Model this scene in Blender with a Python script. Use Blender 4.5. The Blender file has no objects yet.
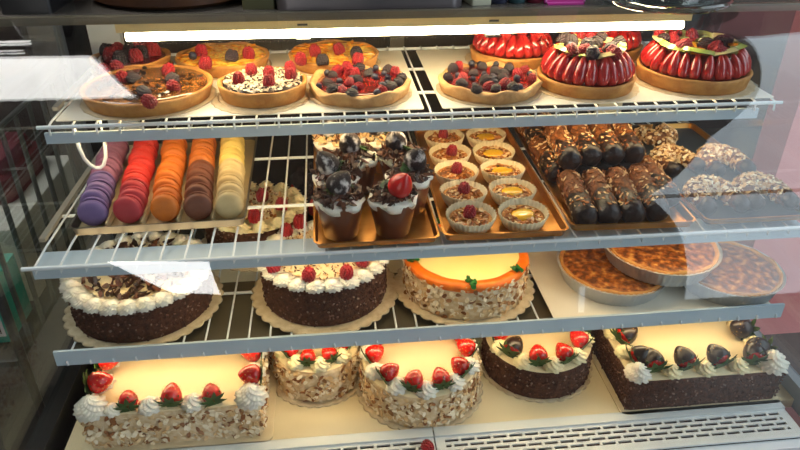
import bpy, math, random
from mathutils import Vector, Matrix, Euler

random.seed(11)
PI = math.pi
D = bpy.data
COL = bpy.context.scene.collection
FLOOR = -1.07
SKY, TUBE_TOP, TUBE_UNDER, CEILL = 3.6, 42.0, 19.0, 11.0
Z1, Z2, Z3, Z4 = 0.0, -0.147, -0.325, -0.4815      # shelf planes and deck plane

# ------------------------------------------------------------------ camera
CAMP = Vector((0.43987, -1.00326, 0.37966))
ROT = Matrix(((0.99402696, 0.0499431, -0.09703654),
              (-0.10899004, 0.50007193, -0.85909792),
              (0.00561923, 0.86454251, 0.50252828)))
FPX = 670.0


def at(px, py, z):
    """point of the horizontal plane z seen at photograph pixel (px, py)"""
    r = ROT @ Vector((px - 400, 225 - py, -FPX))
    return CAMP + r * ((z - CAMP.z) / r.z)


cam = D.cameras.new('camera')
cam.sensor_width = 36
cam.lens = 36 * FPX / 800
cam.clip_start = 0.01
cam.clip_end = 60
camo = D.objects.new('camera', cam)
camo.matrix_world = Matrix.Translation(CAMP) @ ROT.to_4x4()
COL.objects.link(camo)
bpy.context.scene.camera = camo


# ------------------------------------------------------------------ materials
def lin(c):
    return tuple(((x / 255) / 12.92 if x / 255 <= .04045 else ((x / 255 + .055) / 1.055) ** 2.4) for x in c) + (1,)


MATS = {}


def mat(name, c1, c2=None, scale=40, rough=.5, bump=0, bscale=None, metal=0, coat=0, c3=None, detail=4,
        lo=.35, hi=.65, sss=0, spec=.5, emit=None, estr=0, stretch=None, trans=0, voro=False):
    if name in MATS:
        return MATS[name]
    m = D.materials.new(name)
    m.use_nodes = True
    nt = m.node_tree
    b = nt.nodes['Principled BSDF']
    b.inputs['Base Color'].default_value = lin(c1)
    b.inputs['Roughness'].default_value = rough
    b.inputs['Metallic'].default_value = metal
    b.inputs['Coat Weight'].default_value = coat
    b.inputs['Coat Roughness'].default_value = .12
    b.inputs['Specular IOR Level'].default_value = spec
    b.inputs['Transmission Weight'].default_value = trans
    if sss:
        b.inputs['Subsurface Weight'].default_value = sss
        b.inputs['Subsurface Radius'].default_value = (.01, .006, .004)
        b.inputs['Subsurface Scale'].default_value = .5
    if emit:
        b.inputs['Emission Color'].default_value = lin(emit)
        b.inputs['Emission Strength'].default_value = estr
    tc = mp = None
    if c2 or bump:
        tc = nt.nodes.new('ShaderNodeTexCoord')
        mp = nt.nodes.new('ShaderNodeMapping')
        nt.links.new(tc.outputs['Object'], mp.inputs['Vector'])
        if stretch:
            mp.inputs['Scale'].default_value = stretch
    if c2:
        if voro:
            n = nt.nodes.new('ShaderNodeTexVoronoi')
            n.inputs['Scale'].default_value = scale
            out = n.outputs['Distance']
        else:
            n = nt.nodes.new('ShaderNodeTexNoise')
            n.inputs['Scale'].default_value = scale
            n.inputs['Detail'].default_value = detail
            out = n.outputs['Fac']
        nt.links.new(mp.outputs['Vector'], n.inputs['Vector'])
        r = nt.nodes.new('ShaderNodeValToRGB')
        e = r.color_ramp.elements
        e[0].position = lo
        e[0].color = lin(c1)
        e[1].position = hi
        e[1].color = lin(c2)
        if c3:
            k = e.new(1.0 if hi < .97 else .99)
            k.position = min(1, hi + (hi - lo))
            k.color = lin(c3)
        nt.links.new(out, r.inputs['Fac'])
        nt.links.new(r.outputs['Color'], b.inputs['Base Color'])
    if bump:
        n2 = nt.nodes.new('ShaderNodeTexNoise')
        n2.inputs['Scale'].default_value = bscale or scale
        n2.inputs['Detail'].default_value = 5
        nt.links.new(mp.outputs['Vector'], n2.inputs['Vector'])
        bp = nt.nodes.new('ShaderNodeBump')
        bp.inputs['Strength'].default_value = bump
        bp.inputs['Distance'].default_value = .004
        nt.links.new(n2.outputs['Fac'], bp.inputs['Height'])
        nt.links.new(bp.outputs['Normal'], b.inputs['Normal'])
    MATS[name] = m
    return m


def glass_mat(name, tint=(1, 1, 1, 1), ior=1.5, rough=0.0):
    """thin clear glass: transmits straight through, mirrors by Fresnel"""
    m = D.materials.new(name)
    m.use_nodes = True
    nt = m.node_tree
    nt.nodes.clear()
    out = nt.nodes.new('ShaderNodeOutputMaterial')
    mix = nt.nodes.new('ShaderNodeMixShader')
    tr = nt.nodes.new('ShaderNodeBsdfTransparent')
    tr.inputs['Color'].default_value = tint
    gl = nt.nodes.new('ShaderNodeBsdfGlossy')
    gl.inputs['Roughness'].default_value = rough
    fr = nt.nodes.new('ShaderNodeFresnel')
    geo = nt.nodes.new('ShaderNodeNewGeometry')
    mx = nt.nodes.new('ShaderNodeMix')
    mx.inputs['A'].default_value = ior
    mx.inputs['B'].default_value = 1 / ior
    nt.links.new(geo.outputs['Backfacing'], mx.inputs['Factor'])
    nt.links.new(mx.outputs['Result'], fr.inputs['IOR'])
    nt.links.new(fr.outputs['Fac'], mix.inputs['Fac'])
    nt.links.new(tr.outputs['BSDF'], mix.inputs[1])
    nt.links.new(gl.outputs['BSDF'], mix.inputs[2])
    nt.links.new(mix.outputs['Shader'], out.inputs['Surface'])
    MATS[name] = m
    return m


def emit_mat(name, c, s):
    m = D.materials.new(name)
    m.use_nodes = True
    nt = m.node_tree
    nt.nodes.clear()
    out = nt.nodes.new('ShaderNodeOutputMaterial')
    e = nt.nodes.new('ShaderNodeEmission')
    e.inputs['Color'].default_value = c
    e.inputs['Strength'].default_value = s
    nt.links.new(e.outputs['Emission'], out.inputs['Surface'])
    MATS[name] = m
    return m


M_white_enamel = mat('white_enamel', (228, 235, 240), rough=.35, bump=.05, bscale=60)
M_rail = mat('blue_grey_rail', (184, 202, 216), (192, 210, 222), scale=12, rough=.4)
M_deck = mat('cream_deck', (240, 226, 190), (232, 216, 176), scale=9, rough=.45)
M_grille = mat('grille_paint', (214, 220, 222), rough=.4)
M_black = mat('black_gap', (12, 12, 13), rough=.7)
M_darkpanel = mat('dark_panel', (26, 25, 26), (36, 34, 34), scale=14, rough=.3)
M_paper = mat('parchment', (238, 232, 218), (228, 221, 205), scale=14, rough=.7, bump=.15, bscale=25)
M_doily = mat('doily_paper', (218, 200, 168), (200, 180, 146), scale=70, rough=.8, bump=.5, bscale=120)
M_board = mat('cake_board', (232, 216, 180), (222, 204, 165), scale=30, rough=.6)
M_steel = mat('tray_steel', (120, 116, 108), (100, 96, 90), scale=20, rough=.5, metal=.9)
M_gold = mat('gold_tray', (205, 150, 80), (180, 120, 55), scale=25, rough=.28, metal=.85)
M_blacktray = mat('black_tray', (60, 66, 70), (50, 56, 60), scale=20, rough=.35)
M_foil = mat('foil', (222, 226, 232), rough=.34, metal=.65, bump=.6, bscale=90)
M_crust = mat('tart_crust', (206, 152, 82), (180, 120, 58), scale=45, rough=.65, bump=.4, bscale=160, c3=(226, 182, 112))
M_paleflour = mat('pale_crust', (214, 172, 116), (190, 142, 88), scale=50, rough=.7, bump=.6, bscale=170, c3=(228, 194, 142))
M_cream = mat('whipped_cream', (246, 240, 226), rough=.55, sss=.15)
M_yellowcream = mat('buttercream', (248, 234, 190), rough=.5, sss=.15)
M_cheese = mat('cream_cheese_top', (250, 238, 168), (246, 230, 150), scale=9, rough=.45)
M_orange = mat('orange_icing', (244, 126, 18), (226, 104, 10), scale=60, rough=.45)
M_vanillatop = mat('vanilla_top', (246, 228, 188), (240, 220, 176), scale=10, rough=.5)
M_ganache = mat('chocolate', (52, 28, 20), (38, 20, 15), scale=40, rough=.35, bump=.25, bscale=90)
M_shav = mat('chocolate_shaving', (84, 46, 30), (54, 28, 18), scale=60, rough=.45)
M_milkchoc = mat('milk_chocolate', (118, 70, 44), (92, 52, 32), scale=60, rough=.45)
M_crumb = mat('chocolate_crumb', (94, 56, 38), (66, 38, 25), scale=120, rough=.85, bump=.8, bscale=260)
M_crumb2 = mat('sugar_speck', (140, 112, 96), rough=.7)
M_darkchoc = mat('dipped_chocolate', (36, 20, 18), rough=.36, coat=.15, bump=.15, bscale=60)
M_almond = mat('almond_flake', (234, 202, 154), (214, 172, 116), scale=90, rough=.6)
M_almondpale = mat('almond_flake_pale', (252, 238, 212), (242, 222, 186), scale=90, rough=.6)
M_almondbrown = mat('almond_skin', (132, 78, 38), (160, 102, 54), scale=90, rough=.6)
M_almondtan = mat('almond_flake_tan', (176, 124, 72), (150, 98, 52), scale=90, rough=.6)
M_toast = mat('toasted_almond', (205, 132, 58), (172, 96, 36), scale=80, rough=.5, coat=.15)
M_rasp = mat('raspberry_red', (156, 18, 34), (122, 10, 24), scale=90, rough=.35, sss=.1)
M_black_b = mat('blackberry', (26, 16, 26), (44, 20, 34), scale=70, rough=.25, coat=.3)
M_blue = mat('blueberry', (26, 28, 46), (46, 50, 74), scale=60, rough=.45)
M_straw = mat('strawberry_red', (206, 24, 18), (186, 16, 16), scale=60, rough=.2, coat=.5, bump=.3, bscale=180, c3=(226, 60, 30))
M_strawcut = mat('strawberry_cut', (158, 18, 26), (196, 52, 48), scale=90, rough=.15, coat=.9)
M_leaf = mat('leaf_green', (62, 92, 34), (40, 66, 22), scale=60, rough=.5)
M_bright = mat('herb_green', (34, 120, 34), (22, 84, 24), scale=60, rough=.5)
M_kiwi = mat('kiwi', (172, 186, 82), (196, 202, 120), scale=40, rough=.2, coat=.7)
M_peach = mat('peach', (246, 176, 50), (240, 140, 30), scale=30, rough=.2, coat=.7)
M_apple = mat('glazed_apple', (255, 216, 92), (246, 150, 34), scale=130, lo=.42, hi=.6, rough=.2, coat=.6)
M_glazebr = mat('caramel_glaze', (86, 46, 20), (158, 104, 48), scale=60, rough=.12, coat=.9, bump=.4, bscale=40, c3=(50, 24, 12))
M_redglaze = mat('berry_glaze', (130, 34, 24), (96, 20, 22), scale=40, rough=.12, coat=.9, bump=.4, bscale=60, c3=(176, 74, 34))
M_quiche = mat('baked_quiche', (92, 44, 16), (164, 92, 32), scale=85, rough=.4, bump=.9, bscale=150, c3=(218, 164, 84), detail=8, lo=.40, hi=.56, coat=.1)
M_cup = mat('cup_film', (120, 70, 48), (98, 54, 36), scale=24, rough=.3, coat=.4)
M_flute = mat('fluted_paper', (230, 212, 176), (220, 200, 160), scale=30, rough=.75)
M_lemon = mat('lemon_centre', (240, 190, 50), (226, 166, 34), scale=40, rough=.15, coat=.8)
M_custard = mat('tartlet_glaze', (176, 104, 36), (140, 74, 24), scale=70, rough=.2, coat=.6, bump=.5, bscale=90)
M_powder = mat('sugar_dusted', (34, 16, 16), (214, 208, 204), scale=110, rough=.7, lo=.50, hi=.66)
M_plastic = mat('clear_divider', (196, 178, 140), rough=.2, coat=.5)

# macaron colours
MAC = {
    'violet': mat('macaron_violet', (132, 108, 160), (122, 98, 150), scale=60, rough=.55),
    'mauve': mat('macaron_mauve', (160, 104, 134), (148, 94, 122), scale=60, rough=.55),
    'rose': mat('macaron_rose', (196, 58, 66), (182, 48, 58), scale=60, rough=.55),  # red shell with the cool front light put into its colour
    'red': mat('macaron_red', (226, 56, 42), (210, 46, 36), scale=60, rough=.55),  # same red shell with the lamp's warmth put into its colour
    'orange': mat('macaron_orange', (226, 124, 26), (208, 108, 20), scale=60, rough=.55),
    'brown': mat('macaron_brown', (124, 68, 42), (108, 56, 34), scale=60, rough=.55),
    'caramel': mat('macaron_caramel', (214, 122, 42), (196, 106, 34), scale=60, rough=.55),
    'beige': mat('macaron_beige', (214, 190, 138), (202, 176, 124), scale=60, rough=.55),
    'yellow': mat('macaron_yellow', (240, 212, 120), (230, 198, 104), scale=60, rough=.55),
}
FILL = {
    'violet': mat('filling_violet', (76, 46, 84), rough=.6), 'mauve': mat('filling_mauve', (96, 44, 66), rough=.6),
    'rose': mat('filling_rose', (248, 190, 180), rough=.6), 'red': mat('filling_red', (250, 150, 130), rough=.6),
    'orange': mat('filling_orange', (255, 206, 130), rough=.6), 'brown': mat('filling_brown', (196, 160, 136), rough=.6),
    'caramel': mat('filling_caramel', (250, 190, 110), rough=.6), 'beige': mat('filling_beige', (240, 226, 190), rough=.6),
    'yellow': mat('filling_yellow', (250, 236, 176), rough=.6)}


# ------------------------------------------------------------------ mesh tools
class MB:
    def __init__(s):
        s.v, s.f, s.m = [], [], []

    def add(s, vf, M=None, mi=0):
        v, f = vf
        o = len(s.v)
        if M is None:
            s.v += [tuple(p) for p in v]
        else:
            s.v += [tuple(M @ Vector(p)) for p in v]
        s.f += [tuple(i + o for i in q) for q in f]
        s.m += [mi] * len(f)
        return s

    def mesh(s, name, mats, angle=40):
        me = D.meshes.new(name)
        me.from_pydata(s.v, [], s.f)
        for m in (mats if isinstance(mats, (list, tuple)) else [mats]):
            me.materials.append(m)
        me.polygons.foreach_set('material_index', s.m)
        me.polygons.foreach_set('use_smooth', [True] * len(s.f))
        me.update()
        me.validate()
        if angle < 180:
            me.set_sharp_from_angle(angle=math.radians(angle))
        return me


def put(name, me, parent=None, loc=(0, 0, 0), rot=(0, 0, 0), sc=(1, 1, 1)):
    o = D.objects.new(name, me)
    COL.objects.link(o)
    o.parent = parent
    o.location = loc
    o.rotation_euler = rot
    o.scale = (sc, sc, sc) if isinstance(sc, (int, float)) else sc
    return o


def tag(o, label=None, cat=None, group=None, kind=None):
    if label:
        o['label'] = label
    if cat:
        o['category'] = cat
    if group:
        o['group'] = group
    if kind:
        o['kind'] = kind
    return o


def thing(name, label, cat, loc=(0, 0, 0), rz=0, group=None, rot=None):
    o = put(name, None, None, loc, rot or (0, 0, rz))
    o.empty_display_size = .02
    return tag(o, label, cat, group)


def T(x, y, z, rx=0, ry=0, rz=0, s=1):
    S = Matrix.Diagonal((s, s, s, 1)) if isinstance(s, (int, float)) else Matrix.Diagonal((*s, 1))
    return Matrix.Translation((x, y, z)) @ Euler((rx, ry, rz)).to_matrix().to_4x4() @ S


def lathe(prof, n=32, fn=None):
    v, f, rings = [], [], []
    for i, (r, z) in enumerate(prof):
        if r < 1e-6:
            rings.append([len(v)])
            v.append((0, 0, z))
        else:
            ring = []
            for k in range(n):
                t = 2 * PI * k / n
                rr, zz = fn(t, i, r, z) if fn else (r, z)
                ring.append(len(v))
                v.append((rr * math.cos(t), rr * math.sin(t), zz))
            rings.append(ring)
    for a, b in zip(rings, rings[1:]):
        if len(a) == 1 and len(b) == 1:
            continue
        for k in range(n):
            k2 = (k + 1) % n
            if len(a) == 1:
                f.append((a[0], b[k2], b[k]))
            elif len(b) == 1:
                f.append((a[k], a[k2], b[0]))
            else:
                f.append((a[k], a[k2], b[k2], b[k]))
    return v, f


def sph(r=1, n=10, m=6):
    return lathe([(0, -r)] + [(r * math.sin(PI * i / m), -r * math.cos(PI * i / m)) for i in range(1, m)] + [(0, r)], n)


def box(x0, x1, y0, y1, z0, z1):
    v = [(x, y, z) for z in (z0, z1) for x, y in ((x0, y0), (x1, y0), (x1, y1), (x0, y1))]
    return v, [(3, 2, 1, 0), (4, 5, 6, 7), (0, 1, 5, 4), (1, 2, 6, 5), (2, 3, 7, 6), (3, 0, 4, 7)]


def prism(poly, z0, z1):
    n = len(poly)
    v = [(x, y, z0) for x, y in poly] + [(x, y, z1) for x, y in poly]
    f = [tuple(range(n - 1, -1, -1)), tuple(range(n, 2 * n))] + [(i, (i + 1) % n, n + (i + 1) % n, n + i) for i in range(n)]
    return v, f


def rrect(w, d, r, n=5):
    pts = []
    for cx, cy, a0 in ((w / 2 - r, d / 2 - r, 0), (-w / 2 + r, d / 2 - r, PI / 2), (-w / 2 + r, -d / 2 + r, PI), (w / 2 - r, -d / 2 + r, 1.5 * PI)):
        for i in range(n + 1):
            a = a0 + PI / 2 * i / n
            pts.append((cx + r * math.cos(a), cy + r * math.sin(a)))
    return pts


def slab(w, d, z0, z1, r=.01, bev=.003):
    """rounded rectangle block with softened top edge"""
    v, f = [], []
    levels = [(w, d, z0), (w, d, z1 - bev), (w - bev * .6, d - bev * .6, z1 - bev * .3), (w - bev * 2, d - bev * 2, z1)]
    k = None
    for (a, b, z) in levels:
        p = rrect(a, b, max(r - (w - a) / 2, .001))
        k = len(p)
        v += [(x, y, z) for x, y in p]
    L = len(levels)
    f.append(tuple(range(k - 1, -1, -1)))
    for j in range(L - 1):
        for i in range(k):
            i2 = (i + 1) % k
            f.append((j * k + i, j * k + i2, (j + 1) * k + i2, (j + 1) * k + i))
    f.append(tuple(range((L - 1) * k, L * k)))
    return v, f


def tube(path, r, n=6, closed=False):
    P = [Vector(p) for p in path]
    v, f = [], []
    N = len(P)
    up = Vector((0, 0, 1))
    for i, p in enumerate(P):
        if closed:
            t = P[(i + 1) % N] - P[i - 1]
        else:
            t = P[min(i + 1, N - 1)] - P[max(i - 1, 0)]
        t.normalize()
        u = t.cross(up)
        if u.length < .05:
            u = t.cross(Vector((1, 0, 0)))
        u.normalize()
        w = u.cross(t)
        for k in range(n):
            a = 2 * PI * k / n
            v.append(tuple(p + (u * math.cos(a) + w * math.sin(a)) * r))
    for i in range(N if closed else N - 1):
        for k in range(n):
            a, b = i * n, ((i + 1) % N) * n
            k2 = (k + 1) % n
            f.append((a + k, a + k2, b + k2, b + k))
    if not closed:
        f.append(tuple(range(n - 1, -1, -1)))
        f.append(tuple((N - 1) * n + k for k in range(n)))
    return v, f


def frame_to(nv, spin=0.0):
    """rotation taking +Z to nv"""
    q = Vector((0, 0, 1)).rotation_difference(Vector(nv).normalized())
    return q.to_matrix().to_4x4() @ Matrix.Rotation(spin, 4, 'Z')


def flake(l=.009, w=.006, t=.0009, bend=.0012):
    v, f = [], []
    n = 8
    for z in (0, t):
        for k in range(n):
            a = 2 * PI * k / n
            x = l / 2 * math.cos(a)
            y = w / 2 * math.sin(a) * (1 - .25 * math.cos(a))
            v.append((x, y, z + bend * (math.cos(a) ** 2)))
    f = [tuple(range(n - 1, -1, -1)), tuple(range(n, 2 * n))] + [(i, (i + 1) % n, n + (i + 1) % n, n + i) for i in range(n)]
    return v, f


R = random.Random(5)
U = R.uniform


def scatter(mb, count, sampler, maker, mats, tilt=.5, lift=0.0):
    """small pieces over a surface: sampler() -> (point, normal)"""
    for _ in range(count):
        p, nrm = sampler()
        nv = Vector(nrm) + Vector((U(-tilt, tilt), U(-tilt, tilt), U(-tilt, tilt)))
        M = Matrix.Translation(Vector(p) + Vector(nrm) * U(-.0005, .0015 + lift)) @ frame_to(nv, U(0, 6.28))
        mb.add(maker(), M, R.choice(mats))


def chip():
    s = U(.0009, .0021)
    return box(-s, s, -s * .7, s * .7, -s * .6, s * .6)


# ------------------------------------------------------------------ fruit meshes
def drupe_mesh(name, m, r=.0085, h=.019):
    mb = MB()
    mb.add(lathe([(0, 0), (r * .72, .001), (r * .9, h * .3), (r * .75, h * .65), (r * .35, h * .92), (0, h * .95)], 12))
    rows = 6
    for i in range(rows):
        t = (i + .4) / rows
        z = h * (.06 + .9 * t)
        rr = r * math.sqrt(max(0, 1 - (max(0, t - .25) / .80) ** 2)) * (.86 + .14 * min(1, t * 4)) * .92
        n = max(3, int(2 * PI * rr / .0042))
        if t > .93:
            n = 1
        for k in range(n):
            a = 2 * PI * (k + .5 * (i % 2)) / n
            mb.add(sph(.0027, 6, 4), T(rr * math.cos(a), rr * math.sin(a), z))
    return mb.mesh(name, m, 180)


ME = {}
ME['raspberry'] = drupe_mesh('raspberry', M_rasp)
ME['blackberry'] = drupe_mesh('blackberry', M_black_b, .0092, .018)
ME['blackraspberry'] = ME['blackberry']
mb = MB()
rb = .0068
mb.add(lathe([(0, 0), (rb * .7, rb * .25), (rb, rb * .95), (rb * .8, rb * 1.6), (rb * .42, rb * 1.86), (rb * .38, rb * 1.96), (rb * .24, rb * 1.80), (0, rb * 1.74)], 14,
             lambda t, i, r, z: (r * (1 + (.18 * math.cos(5 * t) if i in (4, 5) else 0)), z)))
ME['blueberry'] = mb.mesh('blueberry', M_blue, 60)
# whole strawberry, tip up along +Z, base at z=0
SP = [(0, 0), (.008, .0005), (.0125, .004), (.0138, .009), (.0128, .015), (.0098, .021), (.0055, .026), (.002, .0285), (0, .029)]
mb = MB()
mb.add(lathe(SP, 18, lambda t, i, r, z: (r * (1 + .04 * math.cos(3 * t)), z)))
for i in range(7):                       # seeds
    z = .005 + i * .0031
    r = [x for x in SP if x[1] <= z][-1][0]
    for k in range(9):
        a = 2 * PI * (k + .5 * (i % 2)) / 9
        mb.add(sph(.0006, 4, 3), T(r * .97 * math.cos(a), r * .97 * math.sin(a), z), 1)
M_seed = mat('strawberry_seed', (226, 176, 80), rough=.5)
ME['strawberry'] = mb.mesh('strawberry', [M_straw, M_seed], 180)
mb = MB()
mb.add(lathe([(.0142, .0045), (.0150, .0095), (.0140, .0152), (.0112, .0212), (.0066, .0268), (.003, .0296), (0, .0302)], 18, lambda t, i, r, z: (r, z + (.0012 * math.sin(3 * t + 1) if i == 0 else 0))))
ME['choc_coat'] = mb.mesh('chocolate_coat', M_darkchoc, 180)
mb = MB()
for ring, (n, L, el) in enumerate(((8, .0135, -.05), (6, .011, -.9))):
    for k in range(n):
        a = 2 * PI * (k + .4 * ring) / n + U(-.15, .15)
        leafv = [(0, 0, 0), (L * .35, .0026, .0004), (L * .7, .0019, .0002), (L, 0, -.0012), (L * .7, -.0019, .0002), (L * .35, -.0026, .0004)]
        top = [(x, y, z + .0005) for x, y, z in leafv]
        v = leafv + top
        n6 = 6
        f = [tuple(range(5, -1, -1)), tuple(range(6, 12))] + [(i, (i + 1) % 6, 6 + (i + 1) % 6, 6 + i) for i in range(6)]
        mb.add((v, f), Matrix.Rotation(a, 4, 'Z') @ Matrix.Rotation(-el * .5 - .1, 4, 'Y') @ T(.001, 0, 0))
mb.add(lathe([(.0012, .001), (.001, -.006), (0, -.0062)], 6))
ME['calyx'] = mb.mesh('calyx', M_leaf, 60)
# half strawberry slice standing on its base, flat face to -X side, glossy
mb = MB()
v, f = lathe(SP, 16)
v = [(x * .45 if x < 0 else x, y, z) for x, y, z in v]
mb.add((v, f))
ME['straw_half'] = mb.mesh('strawberry_slice', M_strawcut, 60)
mb = MB()   # crescent slice (peach / kiwi / apple)


def crescent(L=.03, w=.011, t=.004, bend=.9):
    v, f = [], []
    n = 9
    for i in range(n):
        u = i / (n - 1)
        a = (u - .5) * 2 * bend
        Rr = L / (2 * bend)
        ww = w * math.sin(PI * (.06 + .88 * u)) ** .7
        for (dr, dz) in ((-ww / 2, 0), (0, t), (ww / 2, .001), (0, -.0005)):
            v.append(((Rr + dr) * math.sin(a), (Rr + dr) * math.cos(a) - Rr, dz))
    for i in range(n - 1):
        for k in range(4):
            k2 = (k + 1) % 4
            f.append((i * 4 + k, (i + 1) * 4 + k, (i + 1) * 4 + k2, i * 4 + k2))
    f.append((0, 1, 2, 3))
    f.append(tuple((n - 1) * 4 + k for k in (3, 2, 1, 0)))
    return v, f


ME['peach'] = MB().add(crescent()).mesh('peach_slice', M_peach, 60)
ME['kiwi'] = MB().add(crescent(.036, .014, .005, .8)).mesh('kiwi_slice', M_kiwi, 60)
M_pear = mat('pear', (226, 206, 140), (236, 220, 164), scale=40, rough=.2, coat=.7)
ME['pear'] = MB().add(crescent(.036, .014, .005, .8)).mesh('pear_slice', M_pear, 60)
ME['apple'] = MB().add(crescent(.034, .011, .003, .7)).mesh('apple_slice', M_apple, 60)


def rosette_mesh(name, m, r=.016, h=.02, lobes=7, twist=2.6, seed=0, amp=.22):
    prof = [(0, 0)] + [(r * (math.sin(PI * (.5 + .5 * u)) ** .75 if u < 1 else 0) * (1 + .10 * math.cos(u * PI * 5)), h * u ** .9) for u in [i / 12 for i in range(12)]] + [(0, h * 1.03)]
    prof[1] = (r * .92, .0)
    fn = lambda t, i, rr, z: (rr * (1 + amp * math.cos(lobes * (t + twist * z / h))), z)
    return MB().add(lathe(prof, 54, fn)).mesh(name, m, 180)


ME['rosette'] = rosette_mesh('cream_rosette', M_cream)
ME['rosette_big'] = rosette_mesh('cream_rosette', M_cream, .022, .030, 8, 3.2)
ME['rosette_y'] = rosette_mesh('cream_rosette', M_yellowcream)
ME['shell'] = rosette_mesh('cream_shell', M_cream, .0155, .013, 8, 3.4, amp=.3)
ME['dollop'] = rosette_mesh('cream_swirl', M_cream, .014, .022, 8, 3.2)


def berry(kind, parent, x, y, z, tilt=None, s=1.0):
    rx, ry = tilt if tilt else (U(-.35, .35), U(-.35, .35))
    nm = {'raspberry': 'raspberry', 'blackberry': 'blackberry', 'blueberry': 'blueberry'}[kind]
    return put(nm, ME[kind], parent, (x, y, z), (rx, ry, U(0, 6.28)), s)


def strawberry(parent, x, y, z, lean=0.0, az=0.0, s=1.0, dipped=False):
    """lean: 0 upright on its calyx ... pi/2 lying with the tip pointing along az"""
    rot = (Matrix.Rotation(az, 4, 'Z') @ Matrix.Rotation(lean, 4, 'Y') @ Matrix.Rotation(U(0, 6), 4, 'Z')).to_euler()
    o = put('strawberry', ME['strawberry'], parent, (x, y, z), rot, s)
    put('calyx', ME['calyx'], o, (0, 0, .0002), (PI, 0, 0), 1.6 if dipped else 1.35)
    if dipped:
        tag(put('chocolate_coat', ME['choc_coat'], o), 'dark chocolate dipped tip')
    return o


# ------------------------------------------------------------------ the room
def solid(name, b, m, **kw):
    o = put(name, MB().add(b).mesh(name, m))
    o['kind'] = 'structure'
    return o


M_floor = mat('floor_tiles', (70, 62, 58), (84, 76, 70), scale=3, rough=.4)
M_wall = mat('wall_plaster', (120, 112, 106), (110, 102, 96), scale=3, rough=.8)
M_wallback = mat('back_wall_dark', (58, 44, 42), (48, 36, 36), scale=3, rough=.7)
M_pink = mat('salmon_wall', (244, 150, 148), (238, 142, 140), scale=4, rough=.8)
M_ceil = mat('ceiling_paint', (190, 186, 180), rough=.9)
M_trim = mat('window_frame_paint', (60, 60, 62), rough=.4)
X0, X1, YB, YF, CEIL = -2.4, 5.4, 2.4, -3.6, 1.75
solid('floor', box(X0 - .1, X1 + .1, YF - .1, YB + .1, FLOOR - .1, FLOOR), M_floor)
# ceiling with a roof light over the right part of the shop
SKX0, SKX1, SKY0, SKY1 = 2.2, 5.0, -3.595, 1.3
cb = MB()
cb.add(prism([(X0 - .1, YF - .1), (2.75, YF - .1), (2.75, SKY0), (2.26, -1.4), (SKX0, SKY1), (SKX0, YB + .1), (X0 - .1, YB + .1)], CEIL, CEIL + .1))
for b in ((SKX1, X1 + .1, YF - .1, YB + .1), (2.75, SKX1, YF - .1, SKY0), (SKX0, SKX1, SKY1, YB + .1)):
    cb.add(box(b[0], b[1], b[2], b[3], CEIL, CEIL + .1))
put('ceiling', cb.mesh('ceiling', M_ceil))['kind'] = 'structure'
solid('wall_back', box(X0 - .1, X1 + .1, YB, YB + .1, FLOOR, CEIL), M_wallback)
solid('wall_left', box(X0 - .1, X0, YF, YB, FLOOR, CEIL), M_wall)
solid('wall_right', box(X1, X1 + .1, YF, YB, FLOOR, CEIL), M_wall)
# front wall behind the customer with the big shop window
WX0, WX1, WZ0, WZ1 = 2.75, 5.2, -1.0, CEIL
SX0, SX1, SZ0, SZ1 = 2.04, 2.12, -1.04, -.6      # narrow side light beside it
fb = MB()
for b in ((X0 - .1, SX0, FLOOR, CEIL), (SX0, SX1, FLOOR, SZ0), (SX0, SX1, SZ1, CEIL), (SX1, WX0, FLOOR, CEIL), (WX1, X1 + .1, FLOOR, CEIL), (WX0, WX1, FLOOR, WZ0)):
    fb.add(box(b[0], b[1], YF - .1, YF, b[2], b[3]))
put('wall_front', fb.mesh('wall_front', M_wall))['kind'] = 'structure'
wb = MB()
for b in ((WX0, WX1, WZ0, WZ0 + .05), (WX0, WX0 + .05, WZ0, WZ1), (WX1 - .05, WX1, WZ0, WZ1)):
    wb.add(box(b[0], b[1], YF - .06, YF - .02, b[2], b[3]))
put('window_1', wb.mesh('window_1', M_trim))['kind'] = 'structure'
wb = MB()
for b in ((SKX0, SKX1, SKY1 - .05, SKY1), (SKX1 - .05, SKX1, SKY0, SKY1)):
    wb.add(box(b[0], b[1], b[2], b[3], CEIL + .02, CEIL + .08))
put('window_2', wb.mesh('window_2', M_trim))['kind'] = 'structure'
# salmon painted wall end standing right of the case
solid('wall_right_end', box(1.72, 2.3, .62, .74, FLOOR, CEIL), M_pink)
solid('wall_left_end', box(-2.3, -.55, 1.6, 1.7, FLOOR, CEIL), M_wallback)


def portal(name, w, h, loc, rot):
    L = D.lights.new(name, 'AREA')
    L.shape = 'RECTANGLE'
    L.size, L.size_y = w, h
    L.cycles.is_portal = True
    o = D.objects.new(name, L)
    COL.objects.link(o)
    o.location, o.rotation_euler = loc, rot


portal('window_portal', WX1 - WX0, WZ1 - WZ0, ((WX0 + WX1) / 2, YF - .05, (WZ0 + WZ1) / 2), (PI / 2, 0, 0))
portal('roof_light_portal', SKX1 - SKX0, SKY1 - SKY0, ((SKX0 + SKX1) / 2, (SKY0 + SKY1) / 2, CEIL + .05), (0, 0, 0))
w = D.worlds.new('sky')
bpy.context.scene.world = w
w.use_nodes = True
bg = w.node_tree.nodes['Background']
bg.inputs['Color'].default_value = (.80, .91, 1.0, 1)
bg.inputs['Strength'].default_value = SKY

E_lamp = emit_mat('warm_tube', (1.0, .80, .50, 1), TUBE_TOP)
E_under = emit_mat('warm_shelf_tube', (1.0, .74, .41, 1), TUBE_UNDER)
E_ceil = emit_mat('white_tube', (1.0, .97, .93, 1), CEILL)


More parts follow.
